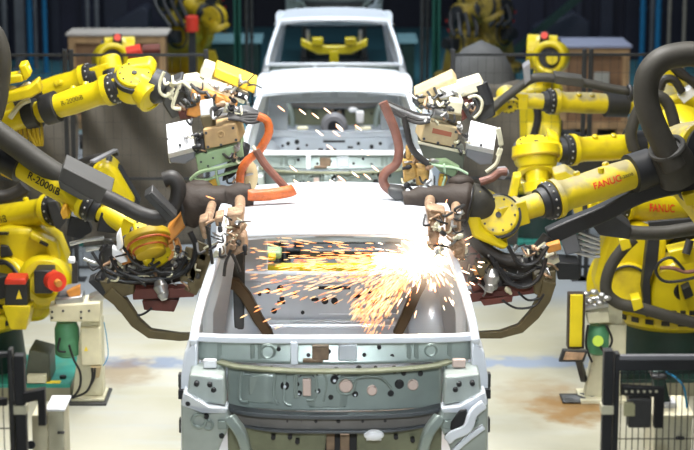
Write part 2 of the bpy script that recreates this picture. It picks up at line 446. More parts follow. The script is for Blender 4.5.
mb = MB().prism(PL([(536, 30), (575, 12), (590, 22), (590, 84.5), (536, 84.5)], 32.6), (0, .8, 0)); tag(mb.build('slate_cover', NAVYL, bevel=.03), 'slate blue sloping sheet leaning behind the right crate', 'sheet')
mb = MB().prism(PL([(108, 26), (142, 6), (148, 10), (148, 84.5), (108, 84.5)], 32.6), (0, .8, 0)); tag(mb.build('slate_cover', NAVYL, bevel=.03), 'slate blue sloping sheet leaning behind the left crate', 'sheet')

def crate(px0, px1, pytop, Y, dep, lid, label, sideright):
    a = P(px0, pytop, Y); b_ = P(px1, pytop, Y); zt = a.z; t = thing('wooden_crate', label, 'crate', ((a.x+b_.x)/2, Y+dep/2, 0))
    x0, x1 = a.x, b_.x
    MB().b2((x0+.02, Y+.02, .1), (x1-.02, Y+dep-.02, zt-.05)).build('crate_panel', WOOD, t)
    MB().b2((x0-.03, Y-.03, zt-.04), (x1+.03, Y+dep+.03, zt)).build('crate_lid', lid, t, .008)
    for (u0, u1, z0, z1) in ((x0, x1, zt-.14, zt-.04), (x0, x1, .1, .2)):
        MB().b2((u0, Y-.01, z0), (u1, Y+.02, z1)).build('batten', WOODL, t, .004)
    for u in (x0, x1-.09, ) + (((x0+x1)/2-.045,) if sideright else ()):
        MB().b2((u, Y-.015, .1), (u+.09, Y+.02, zt-.04)).build('batten', WOODL, t, .004)
    for u in (x0+.05, (x0+x1)/2-.05, x1-.15): MB().b2((u, Y, 0), (u+.1, Y+dep, .1)).build('skid_block', WOODL, t)
    return t
crate(68, 165, 33, 27, .62, WOODT, 'plywood crate with a pale lid behind the left fence', False)
tt = crate(561, 630, 45, 26.4, .9, WOODB, 'plywood crate with a bluish lid behind the right fence', False)
mb = MB().b2(P(594, 84, 26.35), P(609, 72, 26.385)); mb.build('paper_label', mat('grey_paper', (.42, .40, .34), .7), tt)

# ------------------------------------------------------------------ mid safety fences
WIRE = mat('black_wire', (.02, .02, .022), .5, var=.2)
def fence(x0, x1, Y, ztop, posts, label, step=.075):
    t = thing('safety_fence', label, 'fence', ((x0+x1)/2, Y, 0))
    for xx in posts:
        o = MB().b2((xx-.02, Y-.02, 0), (xx+.02, Y+.02, ztop+.05)).build('post', CHAR, t, .004)
        MB().b2((xx-.08, Y-.08, 0), (xx+.08, Y+.08, .015)).build('post_foot', CHAR, o)
    for z in (ztop, .95, .12): MB().b2((x0, Y-.012, z-.012), (x1, Y+.012, z+.012)).build('rail', CHAR, t)
    mb = MB(); n = int((x1-x0)/step)
    for i in range(n+1):
        xx = x0+(x1-x0)*i/n; mb.b2((xx-.0014, Y-.0014, .12), (xx+.0014, Y+.0014, ztop))
    for i in range(int((ztop-.12)/.15)):
        z = .12+i*.15; mb.b2((x0, Y-.0015, z-.0013), (x1, Y+.0015, z+.0013))
    mb.build('wire_mesh', WIRE, t)
    return t
FY = 18.0
zt = P(100, 55, FY).z
fl = fence(P(-60, 55, FY).x, P(206, 55, FY).x, FY, zt, [P(-40, 55, FY).x, P(64.5, 55, FY).x, P(71, 55, FY).x, P(206, 55, FY).x], 'black wire fence on the left in front of the pale-lidded crate')
fr = fence(P(453, 55, FY).x, P(760, 55, FY).x, FY, zt, [P(453, 55, FY).x, P(584.5, 55, FY).x, P(591, 55, FY).x, P(740, 55, FY).x], 'black wire fence on the right in front of the blue-lidded crate')
def curtain(x0, x1, z0, z1, Y, label, amp=.10):
    def fn(u, v):
        xx = x0+(x1-x0)*u
        zz = z1-(z1-z0)*v+.03*math.sin(u*7)*(1-v)
        k = (xx*1.9+zz*1.6)
        return (xx, Y+amp*(.8*math.sin(k*2.3+.7*math.sin(zz*3))+.5*math.sin(k*5.1+xx*2)+.25*math.sin(xx*14+zz*3)), zz)
    o = MB().grid(fn, 90, 24).build('welding_curtain', TARP, solid=.006, sharp=180); return tag(o, label, 'curtain')
curtain(P(80, 90, 18.35).x, P(203, 90, 18.35).x, .25, P(100, 86, 18.35).z, 18.35, 'grey brown creased welding curtain hung on the left fence')
curtain(P(-40, 90, 18.3).x, P(76, 90, 18.3).x, .25, P(100, 118, 18.3).z, 18.3, 'grey brown low welding curtain behind the left robot arms')
curtain(P(455, 90, 18.3).x, P(520, 90, 18.3).x, .25, P(480, 82, 18.3).z, 18.3, 'grey welding curtain on the right fence beside the cabs')

# ------------------------------------------------------------------ pickup cab (body in white)
HY = 10.65          # windscreen header of the nearest cab
def make_cab(y0, label):
    t = thing('pickup_cab', label, 'car body', (0, y0+.4, 0), 'bare pickup cabs on the line')
    def La(x, y, z): return V((x, y0+y, z))
    L = La
    def LF(x, y, z): return V((x*.955, y0+y-.10, 1.58+(z-1.497)*.93))
    # roof skin
    def roof(u, v):
        s = 2*u-1; hw = .665-.05*v
        rim = max(abs(s), abs(2*v-1)*.985)
        e = max(0, (rim-.9)/.1)
        bow = .035*(1-s*s)
        xx = s*hw
        yy = 1.56*v-.045*(1-s*s)*(1-v)**2+.02
        zz = 1.977+bow-.036*v-.055*e*e
        return L(xx, yy, zz)
    MB().grid(roof, 40, 34).build('roof', BODY, t, solid=.012, sharp=180)
    mb = MB()
    for s in (-.42, -.14, .14, .42):
        mb.grid(lambda u, v, s=s: L(s*.9+(u-.5)*.05, .25+1.1*v, 1.977+.035*(1-(s*1.4)**2)-.036*((.25+1.1*v)/1.56)+.004+.004*math.sin(math.pi*u)), 2, 12)
    mb.build('roof_swage', BODY, t, sharp=180)
    # header and rear header
    MB().sweep([L(-.60, .07, 1.93), L(-.3, .04, 1.965), L(0, .03, 1.975), L(.3, .04, 1.965), L(.60, .07, 1.93)], .09, .03).build('windscreen_header', BODY, t, .006)
    MB().b2(L(-.58, 1.50, 1.66), L(.58, 1.53, 1.90)).build('rear_header', BODYS, t, .01)
    mb = MB()
    for s in (-.38, -.12, .12, .38): mb.b2(L(s-.09, 1.485, 1.71), L(s+.09, 1.502, 1.80))
    mb.build('header_pressing', BODY, t, .01)
    for s in (-1, 1):
        # windscreen pillar + hinge pillar
        mb = MB()
        mb.sweep([L(s*.605, .06, 1.95), L(s*.632, -.12, 1.88), L(s*.682, -.42, 1.745), L(s*.712, -.62, 1.635), L(s*.724, -.74, 1.55)], .044, .05, up=(0, -.5, 1), n=5)
        mb.build('windscreen_pillar', BODY, t, .012)
        mb = MB()
        mb.prism([LF(s*.735, -.64, 1.49),  LF(s*.805, -.63, 1.42),  LF(s*.825, -.66, 1.28),  LF(s*.83, -.68, .80),  LF(s*.76, -.66, .80),  LF(s*.755, -.68, 1.15),  LF(s*.735, -.66, 1.36)], (0, .24, 0))
        hp = mb.build('hinge_pillar', BODY, t, .012)
        mb = MB()
        for z in (1.24, .98): mb.b2(LF(s*.80, -.60, z-.04),  LF(s*.845, -.55, z+.04))
        mb.build('door_hinge', STEELD, hp, .005)
        mb = MB().b2(LF(s*.80, -.69, 1.165), LF(s*.838, -.64, 1.215)); mb.build('hinge_seal', SEAL, hp)
        MB().sweep([L(s*.61, .04, 1.94), L(s*.63, .5, 1.97), L(s*.615, 1.1, 1.955), L(s*.585, 1.50, 1.90)], .07, .05).build('roof_rail', BODY, t, .01)
        MB().prism([L(s*.60, .66, 1.92), L(s*.60, .80, 1.92), L(s*.76, .86, 1.35), L(s*.77, .90, .82), L(s*.77, .66, .82), L(s*.76, .70, 1.35)], (-s*.06, 0, 0)).build('centre_pillar', BODYS, t, .012)
        # rear quarter skin, bulging
        def q(u, v, s=s):
            return L(s*(.80+.055*math.sin(math.pi*min(1, v*1.1))-.03*abs(2*u-1)**3), 1.05+.55*u, 1.42-.6*v)
        MB().grid(q, 12, 12).build('rear_quarter', BODY, t, solid=.012, sharp=180)
        MB().prism([L(s*.58, 1.36, 1.92), L(s*.58, 1.55, 1.90), L(s*.80, 1.60, 1.42), L(s*.80, 1.16, 1.42)], (-s*.05, 0, 0)).build('rear_pillar', BODY, t, .012)
        MB().b2(L(s*.70, -.5, .80), L(s*.80, 1.58, .92)).build('sill', BODY, t, .015)
        # wheel-house swelling beside the rear wall
        mb = MB().sphere(L(s*.60, 1.36, 1.13), .2, (.75, .8, 1.1)); mb.b2(L(s*.52, 1.28, .9), L(s*.70, 1.48, 1.1)); mb.build('inner_quarter', BODYS, t)
        mb = MB()
        for (u, z) in ((.50, 1.03), (.545, 1.03), (.50, .99), (.60, 1.04), (.63, 1.0)):
            mb.b2(L(s*u-.016, 1.155, z-.02), L(s*u+.016, 1.17, z+.012))
        mb.b2(L(s*.57-.11, 1.17, .94), L(s*.57+.11, 1.19, 1.07)); mb.build('belt_bracket', BRK, t)
    def Lr(x, y, z): return La(x, y+.12, z-.025)
    L = Lr
    # rear wall: pressed panel under an open rear window
    def wallf(u, v):
        xx = (2*u-1)*.66; zz = 1.385-.56*v; d = 0
        d -= .03*max(0, min(1, 3*math.sin(math.pi*((v*2.0) % 1))))*(1 if abs(xx) < .5 else 0)
        return L(xx, 1.50+d, zz+.02*(abs(2*u-1)**6)*(1-v))
    rw = MB().grid(wallf, 40, 40).build('rear_wall', BODYS, t, solid=.012, sharp=60)
    MB().sweep([L(-.64, 1.49, 1.43), L(-.55, 1.48, 1.395), L(0, 1.47, 1.385), L(.55, 1.48, 1.395), L(.64, 1.49, 1.43)], .10, .055).build('window_ledge', BODY, rw, .008)
    mb = MB()
    for (u, z, r) in ((-.42, 1.30, .018), (-.34, 1.315, .022), (-.33, 1.25, .016), (-.47, 1.28, .012), (-.25, 1.285, .012), (-.06, 1.235, .022), (.0, 1.235, .022), (.22, 1.30, .016), (.34, 1.27, .02), (.42, 1.3, .016), (.15, 1.19, .012), (-.2, 1.16, .012), (-.38, 1.17, .018), (.30, 1.17, .014)):
        mb.cyl(L(u, 1.452, z), L(u, 1.475, z), r, seg=12)
    mb.b2(L(-.36, 1.45, 1.215), L(-.31, 1.475, 1.235)); mb.b2(L(-.10, 1.45, 1.33), L(.10, 1.475, 1.305+.005)); mb.b2(L(-.145, 1.45, 1.235), L(-.10, 1.475, 1.255)); mb.b2(L(.12, 1.45, 1.255), L(.17, 1.475, 1.275)); mb.b2(L(.22, 1.45, 1.22), L(.27, 1.475, 1.24))
    mb.build('panel_hole', SEAL, rw)
    mb = MB()
    for (x0, x1, z) in ((-.28, .18, 1.10), (-.28, .18, 1.06), (-.1, .4, 1.145), (-.45, -.3, 1.06), (.28, .46, 1.07)):
        mb.b2(L(x0, 1.455, z-.006), L(x1, 1.48, z+.006))
    mb.build('pressed_rib', BODY, rw, .005)
    for s in (-1, 1):
        MB().b2(L(s*.42, 1.49, 1.38), L(s*.60, 1.53, 1.70)).build('window_surround', BODYS, rw, .012)
    MB().b2(L(-.74, -.5, .80), L(.74, 1.52, .84)).build('floor_pan', BODYS, t)
    MB().prism([L(-.17, -.5, .84), L(.17, -.5, .84), L(.12, -.5, 1.02), L(-.12, -.5, 1.02)], (0, 1.2, 0)).build('floor_tunnel', BODYS, t, .03)
    for s in (-.42, .42):
        mb = MB().b2(L(s-.2, .15, .84), L(s+.2, .22, .93)); mb.b2(L(s-.2, .55, .84), L(s+.2, .62, .93)); mb.build('seat_rail', BODYG, t, .01)
    # cowl
    L = LF
    MB().sweep([L(-.77, -.56, 1.485), L(-.6, -.615, 1.49), L(-.3, -.65, 1.495), L(0, -.66, 1.497), L(.3, -.65, 1.495), L(.6, -.615, 1.49), L(.77, -.56, 1.485)], .06, .036).build('cowl_bar', BODY, t, .008)
    mb = MB().grid(lambda u, v: L((2*u-1)*.735, -.50-.10*(1-(2*u-1)**2)-.035*math.sin(math.pi*v)*0-.05*v, 1.48-.13*v), 30, 8)
    pl = mb.build('plenum_panel', BODYG, t, solid=.01, sharp=180)
    def py(u, z=0): return -.50-.10*(1-(u/.735)**2)-.035
    mb = MB()
    for u in (-.62, -.44, -.40, .40, .44, .62): mb.b2(L(u-.012, py(u)-.012, 1.365), L(u+.012, py(u)+.03, 1.475))
    mb.build('plenum_rib', BODYG, pl, .004)
    MB().b2(L(-.235, py(0)-.06, 1.36), L(-.195, py(0)+.03, 1.49)).build('cowl_strut', BODY, pl, .006)
    MB().b2(L(.02, py(0)-.03, 1.375), L(.12, py(0)+.03, 1.47)).build('cowl_strut', BODYS, pl, .006)
    mb = MB().b2(L(-.12, py(0)-.03, 1.38), L(-.03, py(0)+.02, 1.455)); mb.b2(L(-.17, py(0)-.035, 1.365), L(-.06, py(0)+.0, 1.385)); mb.build('heater_flange', BRK, pl, .006)
    mb = MB()
    for (u, z) in ((-.14, 1.40), (.16, 1.40), (.24, 1.44), (-.30, 1.43), (.31, 1.39), (-.03, 1.42)): mb.cyl(L(u, py(u)-.006, z), L(u, py(u)+.03, z), .011, seg=10)
    mb.build('plenum_hole', SEAL, pl)
    mb = MB().torus(L(-.44+.08, py(.36)-.005, 1.415), (0, 1, 0), .035, .008); mb.torus(L(.52, py(.5)-.005, 1.415), (0, 1, 0), .03, .007); mb.build('plenum_boss', BODYG, pl)
    MB().sweep([L(-.62, -.66, 1.372), L(-.5, -.70, 1.352), L(-.25, -.745, 1.345), L(0, -.755, 1.343), L(.25, -.745, 1.345), L(.5, -.70, 1.352), L(.62, -.66, 1.372)], .06, .016).build('cowl_lip', BODYO, t, .005)
    # firewall
    def fw(u, v):
        xx = (2*u-1)*.575; zz = 1.345-.235*v
        d = -.018*max(0, 1-abs((xx+.42)/.09)**4)*(1 if .18 < v < .82 else 0)
        d += -.02*(1 if .04 < xx+.16 < .2 and .12 < v < .9 else 0)
        return L(xx, -.70+.09*(abs(xx)/.575)**3+d-.02*v, zz)
    f = MB().grid(fw, 60, 26).build('firewall', BODYG, t, solid=.01, sharp=50)
    mb = MB()
    holes = [(-.265, 1.245, .019), (-.19, 1.31, .013), (-.19, 1.205, .013), (-.105, 1.315, .013), (-.09, 1.225, .013), (.01, 1.325, .015), (.0, 1.285, .02), (.13, 1.33, .013), (.11, 1.20, .013), (.32, 1.325, .012), (.37, 1.31, .012), (.345, 1.25, .021), (.30, 1.20, .014), (-.20, 1.255, .01), (.46, 1.30, .012), (-.02, 1.19, .012), (.22, 1.335, .007), (-.34, 1.33, .007)]
    fy = lambda u, z: -.70+.09*(abs(u)/.575)**3-.02*((1.345-z)/.235)-(.026 if -.12 < u < .04 else .008)
    for (u, z, r) in holes: mb.lathe(L(u, fy(u, z)-.008, z), (0, 1, 0), [(0, r*.8), (.012, r*1.25), (.06, r*1.25)], 14)
    mb.build('rubber_plug', SEAL, f)
    mb = MB()
    for (u, z, r) in holes[:9]: mb.cyl(L(u, fy(u, z)-.013, z), L(u, fy(u, z)-.004, z), r*.4, seg=8)
    mb.build('plug_centre', BODY, f)
    mb = MB().lathe(L(.06, -.748, 1.255), (0, 1, 0), [(0, .034), (.02, .036)], 20)
    for (u, z, r) in ((.20, 1.225, .026), (.42, 1.245, .028)): mb.lathe(L(u, -.738 if u < .4 else -.70, z), (0, 1, 0), [(0, r), (.03, r)], 18)
    mb.b2(L(-.17, -.752, 1.20), L(-.125, -.73, 1.30)); mb.build('pink_sealer_patch', PLUG, f, .006)
    mb = MB().tube([L(.11, -.745, 1.27), L(.125, -.745, 1.30), L(.16, -.745, 1.31), L(.24, -.742, 1.305), L(.28, -.735, 1.27), L(.305, -.735, 1.235)], .007, 8); mb.torus(L(.06, -.735, 1.255), (0, 1, 0), .045, .008); mb.tube([L(-.20, -.742, 1.19), L(-.20, -.738, 1.31), L(-.15, -.738, 1.325), L(-.10, -.738, 1.31), L(-.10, -.742, 1.19), L(-.15, -.742, 1.175)], .007, 8); mb.tube([L(-.315, -.70, 1.34), L(-.325, -.705, 1.20), L(-.30, -.71, 1.14)], .010, 8); mb.tube([L(-.26, -.70, 1.34), L(-.27, -.72, 1.17), L(-.23, -.73, 1.14)], .008, 8); mb.tube([L(-.50, -.66, 1.33), L(-.51, -.665, 1.16), L(-.46, -.69, 1.15)], .010, 8); mb.tube([L(-.06, -.745, 1.335), L(-.04, -.745, 1.28), L(-.06, -.745, 1.17)], .006, 8); mb.b2(L(-.46, -.695, 1.19), L(-.34, -.65, 1.30)); mb.tube([L(-.21, -.745, 1.19), L(-.215, -.745, 1.30), L(-.19, -.745, 1.325), L(-.10, -.745, 1.325)], .007, 8); mb.build('pressed_bead', BODYG, f, .006)
    # dark crossmember and what hangs below
    mb = MB().sweep([L(-.62, -.64, 1.115), L(-.4, -.74, 1.10), L(0, -.77, 1.095), L(.4, -.74, 1.10), L(.62, -.64, 1.115)], .07, .022); 
    mb.sweep([L(-.50, -.66, 1.012), L(-.3, -.735, 1.005), L(0, -.745, 1.002), L(.3, -.735, 1.005), L(.50, -.66, 1.012)], .06, .016)
    x = mb.build('dash_crossmember', BODYD, t, .004)
    MB().sweep([L(-.55, -.64, 1.06), L(-.3, -.715, 1.057), L(0, -.725, 1.055), L(.3, -.715, 1.057), L(.55, -.64, 1.06)], .05, .085).build('rail_web', BODYM, x, .004)
    mb = MB()
    for u in (-.25, -.17, -.10, .02, .15, .27): mb.lathe(L(u, -.758+abs(u)*.05, 1.057), (0, 1, 0), [(0, .008), (.01, .012), (.05, .012)], 12)
    mb.build('rail_hole', SEAL, x)
    MB().prism([L(-.58, -.66, 1.0), L(-.04, -.72, 1.0), L(-.06, -.66, .78), L(-.58, -.60, .78)], (0, .03, 0)).build('toe_board', BODYT, t, .01)
    MB().prism([L(.12, -.72, 1.0), L(.58, -.66, 1.0), L(.58, -.6, .78), L(.12, -.64, .78)], (0, .03, 0)).build('toe_board', BODYT, t, .01)
    mb = MB()
    for u, z in ((-.33, .95), (-.24, .955), (-.20, .93), (.33, .95), (.42, .93)): mb.cyl(L(u, -.745+abs(u)*.1, z), L(u, -.65, z), .012, seg=12)
    mb.build('rubber_plug', SEAL, t)
    mb = MB().prism([L(-.06, -.62, 1.0), L(.14, -.62, 1.0), L(.14, -.62, .80), L(-.06, -.62, .80)], (0, .02, 0)); mb.build('tunnel_mouth', SEAL, t)
    mb = MB().sphere(L(.21, -.77, .985), .05, (1.05, .5, .6)); mb.b2(L(.17, -.76, .95), L(.25, -.72, .99)); mb.build('master_cylinder_cap', WHITE, t)
    mb = MB().b2(L(-.045, -.66, .86), L(.0, -.62, .97)); mb.b2(L(.03, -.66, .84), L(.08, -.62, .95)); mb.build('tunnel_bracket', BRK, t, .004)
    # side aprons
    for s in (-1, 1):
        a = MB()
        a.prism([L(s*.77, -.78, 1.335), L(s*.585, -.80, 1.325), L(s*.575, -.82, 1.17), L(s*.785, -.80, 1.19)], (0, .18, .02))
        ap = a.build('cowl_side', BODYA, t, .012)
        b1 = MB().prism([L(s*.80, -.80, 1.25), L(s*.77, -.83, 1.235), L(s*.66, -.85, 1.18), L(s*.56, -.84, 1.16), L(s*.575, -.83, 1.125), L(s*.70, -.86, 1.14), L(s*.815, -.82, 1.17)], (0, .12, .0)); b1.build('apron_flange', BODYS if s < 0 else BODY, ap, .012)
        c1 = MB().prism([L(s*.815, -.80, 1.175), L(s*.575, -.82, 1.14), L(s*.55, -.82, 1.07), L(s*.60, -.82, .96), L(s*.66, -.8, .80), L(s*.815, -.78, .80)], (0, .16, 0)); c1.build('apron', BODYA, ap, .012)
        if s > 0:
            MB().prism([L(.70, -.872, 1.165), L(.66, -.872, 1.16), L(.615, -.872, 1.09), L(.61, -.872, 1.045), L(.64, -.872, 1.03), L(.695, -.872, 1.08)], (0, .02, 0)).build('apron_opening', SEAL, ap, .012)
            MB().sweep([L(.60, -.85, .98), L(.63, -.87, 1.02), L(.70, -.88, 1.06), L(.73, -.87, 1.14), L(.79, -.86, 1.19)], .03, .05).build('apron_flange', BODY, ap, .008)
            MB().sweep([L(.56, -.85, .80), L(.63, -.86, .92), L(.71, -.86, 1.0), L(.79, -.85, 1.06)], .03, .03).build('apron_flange', BODY, ap, .006)
        mb = MB()
        for (u, z) in ((.73, 1.29), (.66, 1.285), (.64, 1.255), (.775, 1.185), (.68, 1.11), (.60, 1.0)): mb.lathe(L(s*u, -.822 if z > 1.2 else -.838, z), (0, 1, 0), [(0, .01), (.01, .014), (.05, .014)], 12)
        mb.build('rubber_plug', SEAL, ap)
        mb = MB().torus(L(s*.72, -.82, 1.085), (0, 1, 0), .035, .01); mb.torus(L(s*.67, -.82, 1.06), (0, 1, 0), .022, .008); mb.b2(L(s*.62, -.835, 1.04), L(s*.57, -.81, 1.09)); mb.build('apron_boss', BODYG, ap, .005)
        mb = MB().b2(L(s*.63, -.70, 1.345), L(s*.70, -.66, 1.39)); mb.build('cowl_tab', WHITE if s < 0 else PLUG, ap, .005)
        MB().sweep([L(s*.56, -.80, 1.10), L(s*.50, -.82, 1.02), L(s*.47, -.80, .90), L(s*.47, -.78, .80)], .05, .10, up=(0, -1, 0)).build('chassis_leg', BODYG, t, .01)
    return t
cab = make_cab(HY, 'nearest bare white pickup cab, between the two welding guns and showered in sparks')
PITCH = 5.76
for i, lb in enumerate(('second bare white pickup cab, directly behind the one being welded',
                        'third bare white pickup cab, with a yellow beam seen through its windows',
                        'rearmost pickup cab, only its lower front showing above the third roof')):
    c = copy_tree(cab); c.location.y += PITCH*(i+1 if i < 2 else 4); c['label'] = lb
    if i == 1:      # this cab has not had its rear wall fitted yet
        for ch in kids(c):
            if ch.name.split('.')[0] in ('rear_wall', 'rear_header', 'header_pressing'):
                for g in kids(ch): bpy.data.objects.remove(g)
                bpy.data.objects.remove(ch)
# skids carrying the cabs
def make_skid(y0, label):
    t = thing('transfer_skid', label, 'skid', (0, y0+.4, 0), 'skids under the cabs')
    for s in (-1, 1):
        MB().b2((s*.5-.05, y0-.9, .12), (s*.5+.05, y0+2.1, .24)).build('runner', STEELD, t, .006)
        for y in (-.35, .55, 1.35): MB().b2((s*.5-.04, y0+y-.04, .24), (s*.5+.04, y0+y+.04, .772)).build('support_post', STEELD, t, .004)
        for y in (-.7, .9, 1.9): MB().b2((s*.5-.09, y0+y-.12, 0), (s*.5+.09, y0+y+.12, .12)).build('roller_bed', GREYP, t, .004)
    for y in (-.5, .6, 1.9): MB().b2((-.5, y0+y-.04, .14), (.5, y0+y+.04, .22)).build('cross_tie', STEELD, t, .004)
    return t
sk = make_skid(HY, 'dark steel skid carrying the nearest pickup cab')
for i, lb in enumerate(('dark steel skid carrying the second pickup cab', 'dark steel skid carrying the third pickup cab', 'dark steel skid carrying the rearmost pickup cab')):
    c = copy_tree(sk); c.location.y += PITCH*(i+1 if i < 2 else 4); c['label'] = lb
# yellow fixtures behind the cabs
def fixture(Y, z, hw, label, m=YEL, wings=True):
    t = thing('clamping_fixture', label, 'fixture', (0, Y, 0))
    MB().b2((-.25, Y-.2, 0), (.25, Y+.2, .04)).build('base_plate', STEELD, t)
    MB().b2((-.055, Y-.07, .04), (.055, Y+.07, z-.06)).build('fixture_post', m, t, .01)
    MB().prism([V((-hw, Y-.06, z+.09)), V((-hw*.5, Y-.06, z+.0)), V((hw*.5, Y-.06, z)), V((hw, Y-.06, z+.09)), V((hw, Y-.06, z+.0)), V((hw*.5, Y-.06, z-.10)), V((-hw*.5, Y-.06, z-.10)), V((-hw, Y-.06, z))], (0, .14, 0)).build('cross_beam', m, t, .012)
    for s in (-1, 1):
        MB().b2((s*hw*.5-.07, Y-.09, z+.01), (s*hw*.5+.07, Y+.09, z+.1)).build('clamp_block', m, t, .012)
        MB().cyl((s*hw*.8, Y, z+.05), (s*hw*.8, Y, z+.2), .025).build('locating_pin', STEEL, t)
    return t
fixture(25.4, 1.33, .42, 'yellow T shaped fixture seen through the third cab')
t = thing('clamping_fixture', 'yellow cross beam seen through the nearest cab rear window', 'fixture', (0, 13.2, 0))
a = P(253, 271, 13.2); b_ = P(440, 261, 13.2)
MB().b2((a.x, 13.1, a.z-.04), (b_.x, 13.2, b_.z-.01)).build('cross_beam', YEL, t, .01)
for s in (-.5, .5): MB().b2((s-.06, 13.1, 0), (s+.06, 13.3, a.z-.04)).build('fixture_post', YELDIM, t, .01)
MB().b2(P(255, 259, 13.12), P(282, 246, 13.3)).build('clamp_block', GRN, t, .015)
MB().b2(P(268, 261, 13.05), P(276, 252, 13.15)).build('clamp_jaw', YEL, t, .01)
MB().b2(P(300, 259, 13.2), P(420, 243, 13.4)).build('manifold_box', STEELD, t, .02)
t = thing('clamping_fixture', 'grey fixture with a round hub seen through the second cab', 'fixture', (0, 19.4, 0))
MB().b2((-.4, 19.3, 0), (.4, 19.6, 1.0)).build('fixture_post', STEELD, t, .02)
c = P(334, 126, 19.3)
MB().lathe(c+V((0, -.05, 0)), (0, 1, 0), [(0, .10), (.03, .13), (.1, .13)], 24).build('round_hub', GREYP, t)
MB().lathe(c+V((0, -.08, 0)), (0, 1, 0), [(0, .06), (.05, .06)], 20).build('hub_bore', SEAL, t)
MB().b2(P(356, 124, 19.3), P(364, 110, 19.4)).build('lamp_block', WHITE, t, .02)
MB().b2(P(297, 131, 19.3), P(308, 126, 19.4)).build('clamp_block', CREAML, t, .01); MB().b2(P(355, 131, 19.3), P(371, 126, 19.4)).build('clamp_block', CREAML, t, .01)
MB().b2((-.42, 19.25, .95), (.42, 19.4, c.z+.02-.1)).build('cross_beam', CHAR, t, .01)

